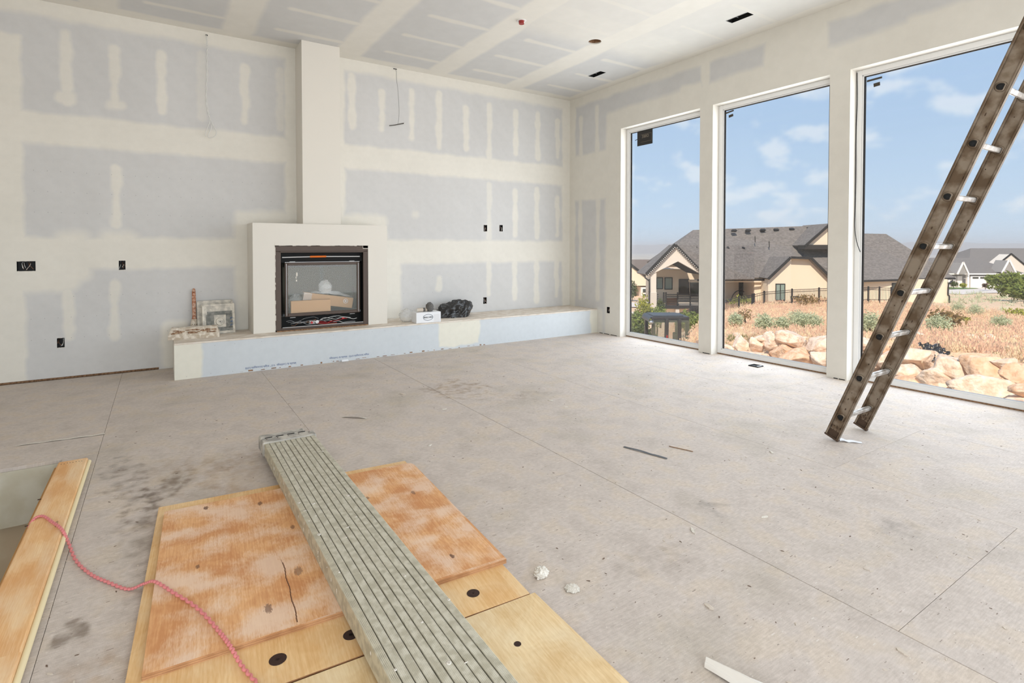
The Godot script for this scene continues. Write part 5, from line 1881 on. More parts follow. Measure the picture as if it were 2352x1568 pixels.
func neighbour_house() -> void:
	var t := thing("neighbour_house", "cream stucco house with a grey shingle roof beyond the slope", "house", Vector3(38.544, -3.6, -18.129), -0.5771)
	var b := Mb.new()
	# walls as solid bodies under the roofs
	b.span(Vector3(-2.46, -2.0, -6.0), Vector3(-0.62, 2.3, 1.0))
	b.slab([Vector3(-2.46, 2.3, 1.0), Vector3(-0.62, 2.3, 1.0), Vector3(-0.62, 3.98, 1.0)], Vector3(0, 0, -2.0))
	obj("gable_wall", b, M.stucco_cream, t)
	b = Mb.new()
	b.slab([Vector3(-0.62, -2.0, -1.0), Vector3(5.04, -2.0, -1.0), Vector3(5.04, 1.04, -1.0), Vector3(2.09, 3.94, -1.0), Vector3(-0.62, 4.0, -1.0)], Vector3(0, 0, -4.0))
	obj("recessed_wall", b, M.stucco_cream, t)
	b = Mb.new()
	b.span(Vector3(4.3, -2.0, -6.0), Vector3(13.53, 2.2, -0.7))
	obj("right_wing_wall", b, M.stucco_cream, t)
	b = Mb.new()
	b.span(Vector3(-8.0, -2.0, -6.0), Vector3(-1.9, 2.3, -2.5))
	b.span(Vector3(-3.0, -2.0, -2.5), Vector3(-2.4, 2.2, -0.3))
	obj("porch_wall", b, M.stucco_cream, t)
	b = Mb.new()
	b.span(Vector3(-8.4, 1.98, -0.7), Vector3(-2.46, 2.18, -0.1))
	obj("porch_beam", b, M.stucco_cream, t)
	b = Mb.new()
	b.span(Vector3(-11.2, -3.0, -4.0), Vector3(-5.7, 3.0, -2.0))
	b.slab([Vector3(-11.3, 3.2, -2.0), Vector3(-8.7, 3.2, -2.0), Vector3(-10.1, 3.9, -2.0)], Vector3(0, 0, -0.5))
	obj("patio_wall", b, M.stucco_cream, t)
	# roofs
	var s: Material = M.shingle
	roof_plane(t, [[-6.27, 6.54, -6], [5.41, 6.91, -4], [5.7, 4.1, -1.9], [-0.8, 4.1, -2.2], [-2.6, 2.36, -0.3], [-7.2, 2.42, -0.3]], s)
	roof_plane(t, [[1.93, 4.08, -2.0], [5.7, 4.1, -1.9], [5.6, 1.9, 0.3], [4.7, 1.4, 0.0]], s)
	roof_plane(t, [[-6.27, 6.54, -6], [-7.2, 2.42, -0.3], [-9.12, 4.69, -3.4]], s)
	roof_plane(t, [[-6.27, 6.54, -6], [-9.12, 4.69, -3.4], [-9.4, 3.4, -11.0]], s)
	roof_plane(t, [[-10.36, 5.11, 2.1], [-2.3, 5.13, -2], [-3.49, 2.3, 0.8], [-7.7, 2.37, 2.1]], s)
	roof_plane(t, [[-10.36, 5.11, 2.1], [-12.67, 2.75, 2.1], [-12.4, 2.7, -2.5], [-9.4, 5.13, -3]], s)
	roof_plane(t, [[-0.81, 4.12, 1.3], [-2.62, 2.4, 1.3], [-2.62, 2.4, -2.0], [-0.81, 4.12, -3.0]], s)
	roof_plane(t, [[-0.81, 4.12, 1.3], [0.22, 4.1, -0.6], [0.22, 4.1, -3.4], [-0.81, 4.12, -3.0]], s)
	roof_plane(t, [[0.22, 4.1, -0.6], [1.93, 4.03, -0.6], [1.93, 4.03, -3.4], [0.22, 4.1, -3.4]], s)
	roof_plane(t, [[1.93, 4.03, -0.6], [4.8, 1.17, -0.6], [4.8, 1.17, -2.2], [1.93, 4.03, -3.4]], s)
	roof_plane(t, [[3.82, 6.95, -1.2], [1.72, 5.08, -1.2], [1.72, 5.08, -4.5], [3.82, 6.95, -5.5]], s)
	roof_plane(t, [[3.82, 6.95, -1.2], [5.97, 5.08, -1.2], [5.97, 5.08, -4.5], [3.82, 6.95, -5.5]], s)
	roof_plane(t, [[6.0, 6.23, -5], [11.24, 6.15, -5], [14.83, 2.31, -1.5], [3.9, 2.15, 0.4]], s)
	roof_plane(t, [[11.24, 6.15, -5], [14.83, 2.31, -1.5], [15.2, 2.31, -9.0]], s)
	# upper gable
	b = Mb.new()
	b.slab([Vector3(2.1, 5.1, -1.5), Vector3(5.6, 5.1, -1.5), Vector3(3.84, 6.66, -1.5)], Vector3(0, 0, -1.5))
	obj("upper_gable_wall", b, M.stucco_cream, t)
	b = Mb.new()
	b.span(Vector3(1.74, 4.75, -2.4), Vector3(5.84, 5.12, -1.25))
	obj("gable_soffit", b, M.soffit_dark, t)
	# fascia boards
	for q in [[[-12.67, 2.75, 2.12], [-10.36, 5.11, 2.12], 0.3], [[-10.36, 5.11, 2.12], [-7.7, 2.37, 2.12], 0.16], [[-8.2, 2.22, 0.9], [-2.46, 2.22, 0.3], 0.16], [[-2.62, 2.34, 1.32], [-0.81, 4.07, 1.32], 0.2], [[0.22, 4.05, -0.58], [1.93, 3.98, -0.58], 0.2], [[1.93, 3.98, -0.58], [4.8, 1.12, -0.58], 0.2],
			[[1.72, 5.03, -1.2], [3.82, 6.89, -1.2], 0.2], [[3.82, 6.89, -1.2], [5.97, 5.03, -1.2], 0.2], [[3.9, 2.07, 0.42], [14.83, 2.22, -1.48], 0.16]]:
		board(t, "fascia", q[0], q[1], q[2], 0.08, M.trim_black)
	b = Mb.new()
	for i in 20:
		var k := (i + 0.5) / 20.0
		blob(b, Vector3(lerpf(-12.6, -10.4, k), lerpf(2.68, 4.95, k), 2.2), Vector3(0.04, 0.04, 0.04), 6, 4)
		blob(b, Vector3(lerpf(-10.3, -7.8, k), lerpf(4.93, 2.35, k), 2.2), Vector3(0.035, 0.035, 0.035), 6, 4)
	small(obj("string_lights", b, M.bulb_white, t))
	# patio: arched gable front, ceiling, column, deck and railing
	b = Mb.new()
	var tri := PackedVector2Array([Vector2(-10.33, 4.9), Vector2(-12.5, 2.66), Vector2(-11.95, 2.88), Vector2(-10.11, 3.79), Vector2(-8.12, 2.68), Vector2(-7.75, 2.4)])
	b.flat(tri, func(p): return Vector3(p.x, p.y, 1.95), Vector3.BACK)
	b.flat(tri, func(p): return Vector3(p.x, p.y, 1.65), Vector3.FORWARD)
	obj("patio_gable", b, M.stucco_pale, t)
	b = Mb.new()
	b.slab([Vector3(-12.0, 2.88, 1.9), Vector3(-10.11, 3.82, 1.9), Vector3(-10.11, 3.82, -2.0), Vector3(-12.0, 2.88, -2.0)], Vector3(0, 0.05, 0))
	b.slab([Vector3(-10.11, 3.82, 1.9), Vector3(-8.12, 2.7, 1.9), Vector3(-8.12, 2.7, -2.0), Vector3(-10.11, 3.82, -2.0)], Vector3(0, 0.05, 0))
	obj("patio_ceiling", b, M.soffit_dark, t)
	for q in [[-12.04, "stucco_pale", 2.88], [-8.0, "stucco_pale", 2.7]]:
		b = Mb.new()
		b.span(Vector3(q[0] - 0.22, 1.3, 1.45), Vector3(q[0] + 0.22, q[2], 1.9))
		var col := obj("column", b, M.stucco_pale, t)
		b = Mb.new()
		b.span(Vector3(q[0] - 0.26, -3.0, 1.4), Vector3(q[0] + 0.26, 1.32, 1.94), 0.03)
		obj("stone_base", b, M.stone_pier, col)
	b = Mb.new()
	b.span(Vector3(-11.8, 0.0, -2.0), Vector3(-6.0, 0.22, 1.7))
	obj("deck", b, M.concrete_drive, t)
	b = Mb.new()
	b.span(Vector3(-11.8, -0.02, 1.7), Vector3(-6.0, 0.24, 1.78))
	obj("deck_fascia", b, M.trim_black, t)
	for q in [-11.15, -10.97, -10.03, -9.02, -8.3]:
		b = Mb.new()
		b.span(Vector3(q - 0.05, 0.2, 1.6), Vector3(q + 0.05, 1.3, 1.7))
		obj("rail_post", b, M.trim_black, t)
	for i in 6:
		b = Mb.new()
		b.span(Vector3(-11.0, 0.33 + i * 0.15, 1.63), Vector3(-8.0, 0.4 + i * 0.15, 1.67))
		b.span(Vector3(-11.6, 0.33 + i * 0.15, -1.5), Vector3(-11.56, 0.38 + i * 0.15, 1.6))
		obj("rail", b, M.trim_black, t)
	b = Mb.new()
	b.span(Vector3(-10.8, 0.22, 0.9), Vector3(-9.97, 0.75, 1.4), 0.02)
	obj("deck_box", b, M.porch_wood, t)
	b = Mb.new()
	b.span(Vector3(-11.5, -3.0, -2.0), Vector3(-9.0, 0.0, 1.4))
	obj("lower_wall", b, M.stucco_cream, t)
	b = Mb.new()
	b.span(Vector3(-10.2, -3.0, 1.3), Vector3(-9.9, 0.0, 1.72), 0.02)
	obj("stone_pier", b, M.stone_pier, t)
	for q in [[-10.79, 1.27, -10.21, 2.29, "house_glass_pale", false], [-10.07, 1.23, -9.38, 2.29, "house_glass_pale", false], [-8.82, 0.74, -7.94, 2.14, "house_glass", false], [-7.84, 0.7, -7.07, 2.1, "house_glass", false]]:
		frame_win(t, q[0], q[1], q[2], q[3], -1.98, M[q[4]], q[5])
	frame_win(t, -1.87, 0.57, -1.08, 1.95, 1.0, M.house_glass_pale, true)
	frame_win(t, -3.39, -0.3, -2.22, 1.84, -2.48, M.house_glass, true)
	frame_win(t, 8.81, 0.37, 9.42, 1.88, -0.68, M.house_glass, false)
	frame_win(t, -0.2, -0.3, 1.1, 0.75, -0.98, M.house_glass, false)
	# gutter pipes, roof vents and flues
	b = Mb.new()
	b.tube(smooth([Vector3(14.3, 2.1, -1.1), Vector3(13.7, 1.9, -0.65), Vector3(13.55, 1.8, -0.6), Vector3(13.52, 0.9, -0.6), Vector3(13.62, 0.7, -0.6), Vector3(13.62, -1.0, -0.6)], 4), 0.055, 8)
	obj("downpipe", b, M.trim_black, t)
	b = Mb.new()
	b.tube(smooth([Vector3(-12.75, 2.5, 1.9), Vector3(-12.45, 2.25, 2.0), Vector3(-12.4, 2.1, 2.0), Vector3(-12.4, -1.5, 2.0)], 4), 0.055, 8)
	obj("downpipe", b, M.trim_black, t)
	for q in [[-2.94, 6.4, -4.75], [-1.67, 6.42, -4.7], [-0.35, 6.45, -4.65], [0.84, 6.48, -4.6], [2.17, 6.53, -4.45], [3.66, 6.6, -4.3], [-8.56, 4.87, 1.05], [-5.36, 4.82, -0.45], [-3.71, 4.8, -1.25]]:
		b = Mb.new()
		b.slab([Vector3(q[0] - 0.22, q[1] + 0.02, q[2] + 0.25), Vector3(q[0] + 0.22, q[1] + 0.02, q[2] + 0.25), Vector3(q[0] + 0.18, q[1] + 0.16, q[2] + 0.1), Vector3(q[0] - 0.18, q[1] + 0.16, q[2] + 0.1)], Vector3(0, -0.1, -0.3))
		obj("roof_vent", b, M.trim_black, t)
	for q in [[-1.62, 5.35, -3.3], [-0.54, 4.9, -2.9]]:
		b = Mb.new()
		b.tube([Vector3(q[0], q[1], q[2]), Vector3(q[0] - 0.02, q[1] + 0.55, q[2])], 0.04, 8)
		obj("flue_pipe", b, M.trim_black, t)
	# things on the neighbour's patio
	var g := thing("hammock_stand", "dark curved hammock stand on the neighbour's lower patio", "hammock stand", Vector3(38.544, -3.6, -18.129), -0.5771)
	b = Mb.new()
	var arc := []
	for i in 13:
		var a := lerpf(PI, PI * 0.32, i / 12.0)
		arc.append(Vector3(-3.75 + cos(a) * 0.7, 0.35 + sin(a) * 0.85, -1.4))
	b.tube(arc, 0.04, 7)
	b.tube([Vector3(-3.55, -0.3, -1.4), Vector3(-3.52, 1.5, -1.4)], 0.04, 7)
	obj("arch", b, M.trim_black, g)
	b = Mb.new()
	b.span(Vector3(-4.5, -0.4, -1.7), Vector3(-3.2, -0.2, -1.1), 0.03)
	obj("base", b, M.trim_black, g)

func fence_run(label: String, p: Array, h: float) -> void:
	var t := thing("metal_fence", label, "fence", p[0])
	var o: Vector3 = p[0]
	for i in p.size():
		var b := Mb.new()
		b.span(p[i] - o + Vector3(-0.045, -0.3, -0.045), p[i] - o + Vector3(0.045, h + 0.1, 0.045))
		obj("post", b, M.trim_black, t)
	for i in p.size() - 1:
		var a: Vector3 = p[i] - o
		var c: Vector3 = p[i + 1] - o
		for y in [h, h - 0.16, 0.12]:
			var b := Mb.new()
			b.bar(a + Vector3(0, y, 0), c + Vector3(0, y, 0), 0.03, 0.035)
			obj("rail", b, M.trim_black, t)
		var b := Mb.new()
		var n := int(a.distance_to(c) / 0.115)
		for k in range(1, n):
			var q := a.lerp(c, float(k) / n)
			b.span(q + Vector3(-0.009, 0.0, -0.009), q + Vector3(0.009, h, 0.009))
		var pk := obj("pickets", b, M.trim_black, t)
		pk.set_meta("kind", "stuff")

func fences() -> void:
	var o := Transform3D(Basis(Vector3.UP, -0.5771), Vector3(38.544, -3.6, -18.129))
	var run := []
	for q in [[-4.95, 0.26, 4.0], [-4.18, 0.45, 4.0], [-1.91, 0.6, 3.7], [0.33, 0.67, 3.4], [2.55, 0.68, 3.0], [4.59, 0.7, 2.7], [5.6, 0.67, 2.5], [6.6, 0.63, 2.4]]:
		run.append(o * Vector3(q[0], q[1], q[2]))
	fence_run("black metal picket fence along the grassy crest before the cream house", run, 1.05)
	run = []
	for q in [[-13.3, -0.25, 12.0], [-11.62, -0.1, 10.0], [-10.2, 0.0, 8.5], [-8.5, 0.1, 7.0], [-6.6, 0.18, 5.2], [-5.15, 0.25, 4.15]]:
		run.append(o * Vector3(q[0], q[1], q[2]))
	fence_run("black metal picket fence stepping down to the left towards the digger", run, 1.05)
	run = []
	for q in [[-22.0, -1.2, 14.0], [-19.0, -1.2, 13.0], [-16.5, -1.1, 12.5]]:
		run.append(o * Vector3(q[0], q[1], q[2]))
	fence_run("low dark metal fence among the shrubs behind the digger", run, 1.1)

func simple_house(t: Node3D, w: float, d: float, h: float, rh: float, wall: Material, roof: Material) -> void:
	var b := Mb.new()
	b.span(Vector3(-w / 2, -3.0, -d), Vector3(w / 2, h, 0))
	obj("wall", b, wall, t)
	var e := 0.6
	var r0 := -w / 2 + d * 0.45
	var r1 := w / 2 - d * 0.45
	roof_plane(t, [[r0, h + rh, -d / 2], [r1, h + rh, -d / 2], [w / 2 + e, h, e], [-w / 2 - e, h, e]], roof)
	roof_plane(t, [[r0, h + rh, -d / 2], [r1, h + rh, -d / 2], [w / 2 + e, h, -d - e], [-w / 2 - e, h, -d - e]], roof)
	roof_plane(t, [[r0, h + rh, -d / 2], [-w / 2 - e, h, e], [-w / 2 - e, h, -d - e]], roof)
	roof_plane(t, [[r1, h + rh, -d / 2], [w / 2 + e, h, e], [w / 2 + e, h, -d - e]], roof)
	b = Mb.new()
	b.span(Vector3(-w / 2 - e, h - 0.2, e), Vector3(w / 2 + e, h + 0.05, e + 0.06))
	obj("gutter", b, M.garage_white, t)

func small_gable(t: Node3D, x: float, y: float, w: float, h: float, z: float, wall: Material, trim: Material) -> void:
	var b := Mb.new()
	b.slab([Vector3(x - w / 2, y, z), Vector3(x + w / 2, y, z), Vector3(x, y + h, z)], Vector3(0, 0, -3.0))
	obj("gable", b, wall, t)
	board(t, "gable_trim", [x - w / 2 - 0.2, y - 0.1, z + 0.1], [x, y + h + 0.15, z + 0.1], 0.3, 0.15, trim)
	board(t, "gable_trim", [x + w / 2 + 0.2, y - 0.1, z + 0.1], [x, y + h + 0.15, z + 0.1], 0.3, 0.15, trim)

func far_houses() -> void:
	# white garage house down the drive
	var t := thing("far_house", "distant grey roofed house with a white garage door beyond the driveway", "house", Vector3(133.3, -6.7, -34.0), -0.5771)
	simple_house(t, 19.0, 11.0, 2.7, 3.1, M.house_grey, M.shingle_far)
	small_gable(t, -3.6, 2.7, 1.9, 2.2, 1.6, M.house_grey, M.garage_white)
	small_gable(t, 5.6, 3.0, 2.4, 2.4, 1.6, M.house_grey, M.garage_white)
	for q in [[-0.9, 5.6, 2.2, "garage_door"], [-4.6, -3.8, 2.1, "entry_panel"], [-3.6, -2.6, 2.2, "entry_panel"]]:
		var b := Mb.new()
		b.span(Vector3(q[0], -0.2, 0.0), Vector3(q[1], q[2], 0.3))
		var dr := obj(q[3], b, M.garage_white, t)
		if q[3] == "garage_door":
			for i in 4:
				b = Mb.new()
				b.span(Vector3(-0.5 + i * 1.55, 1.65, 0.3), Vector3(0.7 + i * 1.55, 2.0, 0.34))
				obj("door_light", b, M.house_glass, dr)
	var b := Mb.new()
	b.span(Vector3(-8.6, 0.6, 0.0), Vector3(-6.4, 1.8, 0.1))
	obj("window", b, M.garage_white, t)
	b = Mb.new()
	b.span(Vector3(-8.4, 0.75, 0.08), Vector3(-6.6, 1.65, 0.14))
	obj("pane", b, M.house_glass, t)
	for x in [-2.2, -6.0]:
		b = Mb.new()
		b.span(Vector3(x - 0.2, -0.3, 0.9), Vector3(x + 0.2, 2.6, 1.3))
		obj("porch_post", b, M.garage_white, t)
	# house with the tall gable, further right
	t = thing("far_house", "distant house with a tall pale gable behind the green bush", "house", Vector3(166.0, -8.5, -33.5), -0.5771)
	simple_house(t, 28.0, 14.0, 5.0, 4.6, M.house_grey, M.shingle_far)
	small_gable(t, -5.5, 3.0, 13.0, 5.2, 1.5, M.stucco_pale, M.trim_black)
	# house on the left, seen past the patio
	t = thing("far_house", "brown roofed tan house seen left of the cream house", "house", Vector3(46.5, -6.2, -44.0), -0.5771)
	simple_house(t, 16.0, 10.0, 3.2, 2.6, M.stucco_cream, mat("shingle_brown", rgb(112, 100, 92), 0.95))
	small_gable(t, -0.8, 2.6, 7.0, 2.6, 2.0, M.stucco_cream, M.trim_black)
	b = Mb.new()
	b.span(Vector3(0.6, 0.2, 0.0), Vector3(2.0, 2.4, 2.1))
	obj("window_trim", b, M.garage_white, t)
	for i in 3:
		b = Mb.new()
		b.span(Vector3(0.8, 0.45 + i * 0.65, 2.05), Vector3(1.8, 0.9 + i * 0.65, 2.15))
		obj("pane", b, M.house_glass, t)
	# drive, lawn and road
	b = Mb.new()
	var side := Vector3(cos(0.5771), 0, sin(0.5771))
	var fw := Vector3(sin(0.5771), 0, -cos(0.5771))
	var base := Vector3(-5.574, 0, 6.845)
	var strip := func(pts: Array, lift: float, bb: Mb):
		for i in pts.size() - 1:
			var q := []
			for k in [[i, 0], [i, 1], [i + 1, 1], [i + 1, 0]]:
				var e = pts[k[0]]
				var w: Vector3 = base + side * (e[1] if k[1] == 0 else e[2]) + fw * e[0]
				w.y = ground_at(w.x, w.z) + lift
				q.append(w)
			bb.fan(q, Vector3.UP)
	strip.call([[74.0, 56.0, 62.0, 0], [80.0, 61.0, 70.0, 0], [84.0, 66.0, 77.0, 0], [88.0, 70.0, 84.0, 0], [94.0, 77.0, 93.0, 0], [100.0, 84.0, 99.0, 0], [105.0, 89.0, 102.0, 0], [109.5, 93.0, 103.0, 0]], 0.06, b)
	tag(obj("driveway", b, M.concrete_drive), "pale concrete driveway leading to the distant white garage", "driveway")
	b = Mb.new()
	strip.call([[96.0, 76.0, 80.0, -6.2], [104.0, 82.0, 90.0, -6.5], [107.0, 84.0, 92.0, -6.6]], 0.1, b)
	tag(obj("lawn", b, mat("lawn_green", rgb(104, 128, 62), 0.95)), "small green lawn beside the distant driveway", "lawn")
	b = Mb.new()
	strip.call([[52.0, 6.0, 13.0, -5.2], [58.0, 6.0, 14.5, -5.4]], 0.1, b)
	strip.call([[44.0, 6.0, 10.6, -4.9], [47.0, 6.0, 11.4, -5.0]], 0.1, b)
	tag(obj("street", b, M.concrete_drive), "pale street and pavement left of the cream house", "street")

func digger() -> void:
	var t := thing("digger_cab", "small black excavator cab parked outside the far window", "excavator", Vector3(10.13, -3.75, -6.8), -0.5771)
	var b := Mb.new()
	b.box(Vector3(0, 2.5, 0), Vector3(1.36, 0.1, 1.2), 0.05)
	b.box(Vector3(-0.05, 2.545, 0), Vector3(1.1, 0.07, 1.0), 0.03)
	obj("roof", b, mat("cab_black", rgb(52, 50, 49), 0.4), t)
	for q in [[-0.6, 0.52, -0.6, 0.56], [0.6, 0.52, 0.66, 0.56], [-0.6, -0.52, -0.6, -0.52], [0.6, -0.52, 0.66, -0.52], [-0.15, 0.62, -0.18, 0.64], [0.3, 0.62, 0.3, 0.64]]:
		b = Mb.new()
		b.bar(Vector3(q[0], 2.48, q[1]), Vector3(q[2], 0.7, q[3]), 0.12, 0.12, Vector3.BACK, 0.01)
		obj("cab_post", b, M.cab_black, t)
	var cab_glass := mat("cab_glass", Color(0.42, 0.45, 0.38, 0.45), 0.05)
	cab_glass.transparency = BaseMaterial3D.TRANSPARENCY_ALPHA
	for q in [[-0.66, -0.18, 0.6], [-0.14, 0.28, 0.63], [0.32, 0.68, 0.62]]:
		b = Mb.new()
		b.quad(Vector3(q[0], 0.9, q[2]), Vector3(q[1], 0.9, q[2]), Vector3(q[1], 2.42, q[2]), Vector3(q[0], 2.42, q[2]), Vector3.BACK)
		obj("pane", b, cab_glass, t)
	b = Mb.new()
	b.grid(func(u, v): return Vector3(-0.68 - 0.09 * sin(v * PI * 0.5), 2.53 - 0.17 * (1.0 - cos(v * PI * 0.5)), lerpf(-0.55, 0.55, u)), 8, 6)
	obj("visor", b, M.cab_black, t)
	b = Mb.new()
	b.bar(Vector3(-0.62, 0.92, 0.58), Vector3(0.66, 0.92, 0.58), 0.1, 0.1, Vector3.UP, 0.01)
	b.bar(Vector3(-0.62, 2.4, 0.56), Vector3(0.62, 2.4, 0.56), 0.08, 0.1, Vector3.UP, 0.01)
	obj("door_frame", b, M.cab_black, t)
	b = Mb.new()
	b.box(Vector3(0.15, 1.15, 0), Vector3(0.5, 0.14, 0.5), 0.05)
	b.box(Vector3(0.38, 1.5, 0), Vector3(0.14, 0.75, 0.48), 0.06)
	obj("seat", b, M.soffit_dark, t)
	b = Mb.new()
	b.bar(Vector3(-0.16, 1.9, 0.7), Vector3(-0.2, 0.9, 0.7), 0.05, 0.05, Vector3.BACK)
	obj("red_grab_bar", b, M.red_plastic, t)
	b = Mb.new()
	b.box(Vector3(0.05, 0.45, 0), Vector3(1.6, 0.75, 1.3), 0.06)
	obj("body", b, mat("digger_yellow", rgb(206, 160, 88), 0.5), t)
	b = Mb.new()
	b.box(Vector3(0.0, -0.02, 0), Vector3(1.9, 0.35, 1.5), 0.12)
	obj("tracks", b, M.trim_black, t)
	b = Mb.new()
	blob(b, Vector3(-0.72, 2.36, 0.68), Vector3(0.09, 0.07, 0.07), 10, 6)
	obj("work_lamp", b, M.silver, t)

func leafy(t: Node3D, c: Vector3, s: Vector3, n: int, leaf: float, m: Material, seed_: int, called := "foliage") -> void:
	var r := RandomNumberGenerator.new()
	r.seed = seed_
	var f := noise(seed_, 1.0, 3)
	var b := Mb.new()
	for i in n:
		var d := Vector3(r.randfn(), r.randfn(), r.randfn()).normalized()
		var k := pow(r.randf(), 0.42) * (0.8 + 0.55 * f.get_noise_3d(d.x * 1.7, d.y * 1.7, d.z * 1.7))
		var p := c + Vector3(d.x * s.x, d.y * s.y, d.z * s.z) * k
		var a := Vector3(r.randfn(), r.randfn(), r.randfn()).normalized()
		var e := a.cross(Vector3(r.randfn(), r.randfn(), r.randfn())).normalized()
		var l := leaf * r.randf_range(0.6, 1.3)
		b.quad(p - a * l, p + e * l * 0.4, p + a * l, p - e * l * 0.4, a.cross(e) if r.randf() < 0.5 else e.cross(a))
	obj(called, b, m, t)

func plants() -> void:
	for q in [["leaf_green", rgb(112, 124, 56)], ["leaf_yellow", rgb(158, 158, 72)], ["leaf_dark", rgb(74, 84, 44)], ["sage_green", rgb(184, 190, 156)], ["dry_brown", rgb(132, 110, 70)], ["weed_green", rgb(122, 132, 64)], ["grass_red", rgb(218, 182, 156)], ["grass_straw", rgb(232, 210, 174)], ["bark_brown", rgb(88, 66, 50)]]:
		var m := mat(q[0], q[1], 0.9)
		m.backlight_enabled = true
		m.backlight = q[1].darkened(0.35)
		m.cull_mode = BaseMaterial3D.CULL_DISABLED
	for q in PLANTS:   # kind, position, size, leaves, leaf length, material, label, category
		var at := Vector3(q[1], ground_at(q[1], q[2]) if q[3] == null else q[3], q[2])
		var t := thing(q[0], q[10], q[11], at, 0.0, q[12])
		if q[9] > 0.0:
			var b := Mb.new()
			b.tube([Vector3(0, -0.2, 0), Vector3(0.03, q[9] * 0.6, 0.02), Vector3(0.0, q[9] + q[5] * 0.6, 0)], 0.05 + 0.01 * q[5], 7, 0.02)
			obj("trunk", b, M.bark_brown, t)
		leafy(t, Vector3(0, q[9] + q[5] * 0.85, 0), Vector3(q[4], q[5], q[4]), q[6], q[7], M[q[8]], 500 + int(absf(q[1] * 13.0 + q[2] * 7.0)))
	# dry grass on the terrace: far too many blades to count
	var r := RandomNumberGenerator.new()
	r.seed = 19
	for kind in 4:
		var b := Mb.new()
		for i in 11:
			var a := r.randf() * TAU
			var o := Vector3(cos(a), 0, sin(a)) * r.randf() * 0.1
			var tip := o + Vector3(r.randfn() * 0.09, r.randf_range(0.07, 0.17), r.randfn() * 0.08)
			var w := Vector3(cos(a + 1.5), 0, sin(a + 1.5)) * 0.007
			b.tri(o - w, o + w, tip, Vector3(cos(a), 0.2, sin(a)))
			if kind < 2:
				b.quad(tip - w * 1.6, tip + Vector3(0, 0.02, 0), tip + w * 1.6, tip - Vector3(0, 0.035, 0), Vector3(cos(a), 0.2, sin(a)))
		var mesh := b.done()
		mesh.surface_set_material(0, [M.grass_red, M.grass_straw, M.weed_green, M.sage_green][kind])
		var places := []
		var n: int = [12000, 9000, 1500, 800][kind]
		while places.size() < n:
			var p: Vector2
			if kind < 2:
				p = Vector2(6.3 + 36.0 * pow(r.randf(), 1.5), r.randf_range(-24.0, 26.0))
				if p.y > 6.0 + p.x * 0.55 or p.y < -1.0 - p.x * 0.72:
					continue
				if hills.get_noise_2d(p.x * 9.0 + 40.0 * kind, p.y * 9.0) < -0.22:
					continue
			elif kind == 3:   # scrub on the far bank
				p = Vector2(r.randf_range(38.0, 96.0), r.randf_range(-24.0, 30.0))
				if hills.get_noise_2d(p.x * 4.0, p.y * 4.0) < 0.0:
					continue
			else:   # the greener strip just behind the boulders
				p = Vector2(7.3 + absf(r.randfn()) * 0.9 + 0.35 * r.randf(), r.randf_range(-2.4, 6.0))
				if hills.get_noise_2d(p.x * 6.0, p.y * 12.0 + 90.0) < 0.0:
					continue
			var s := r.randf_range(0.6, 1.25) * (1.0 + 0.02 * p.x) * (0.7 if kind == 2 else 1.0) * (1.6 if kind == 3 else 1.0)
			places.append(Transform3D(Basis(Vector3.UP, r.randf() * TAU).scaled(Vector3(s, s, s)), Vector3(p.x, ground_at(p.x, p.y) - 0.02, p.y)))
		var mm := MultiMesh.new()
		mm.transform_format = MultiMesh.TRANSFORM_3D
		mm.mesh = mesh
		mm.instance_count = places.size()
		for i in places.size():
			mm.set_instance_transform(i, places[i])
		var mi := MultiMeshInstance3D.new()
		mi.name = ["red_grass", "straw_grass", "green_grass", "far_scrub"][kind]
		mi.multimesh = mm
		add_child(mi)
		tag(mi, ["reddish dry grass covering the hillside terrace", "straw coloured dry grass mixed over the hillside terrace", "green weeds in a strip behind the boulder wall", "pale scrub dotted over the far bank before the driveway"][kind], "grass", "", "stuff")
	# stones lying in the grass
	var sb := Mb.new()
	rock(sb, Vector3(0.16, 0.09, 0.13), 77, 7)
	var sm := sb.done()
	sm.surface_set_material(0, M.sandstone_tan)
	var mm2 := MultiMesh.new()
	mm2.transform_format = MultiMesh.TRANSFORM_3D
	mm2.mesh = sm
	mm2.instance_count = 420
	for i in 420:
		var p := Vector2(7.4 + 32.0 * pow(r.randf(), 1.3), r.randf_range(-12.0, 20.0))
		var s := r.randf_range(0.25, 1.5)
		mm2.set_instance_transform(i, Transform3D(Basis(Vector3.UP, r.randf() * TAU).scaled(Vector3(s, s, s)), Vector3(p.x, ground_at(p.x, p.y) + 0.02, p.y)))
	var mi2 := MultiMeshInstance3D.new()
	mi2.name = "scattered_stones"
	mi2.multimesh = mm2
	add_child(mi2)
	tag(mi2, "pale stones strewn through the dry grass of the hillside", "stones", "", "stuff")

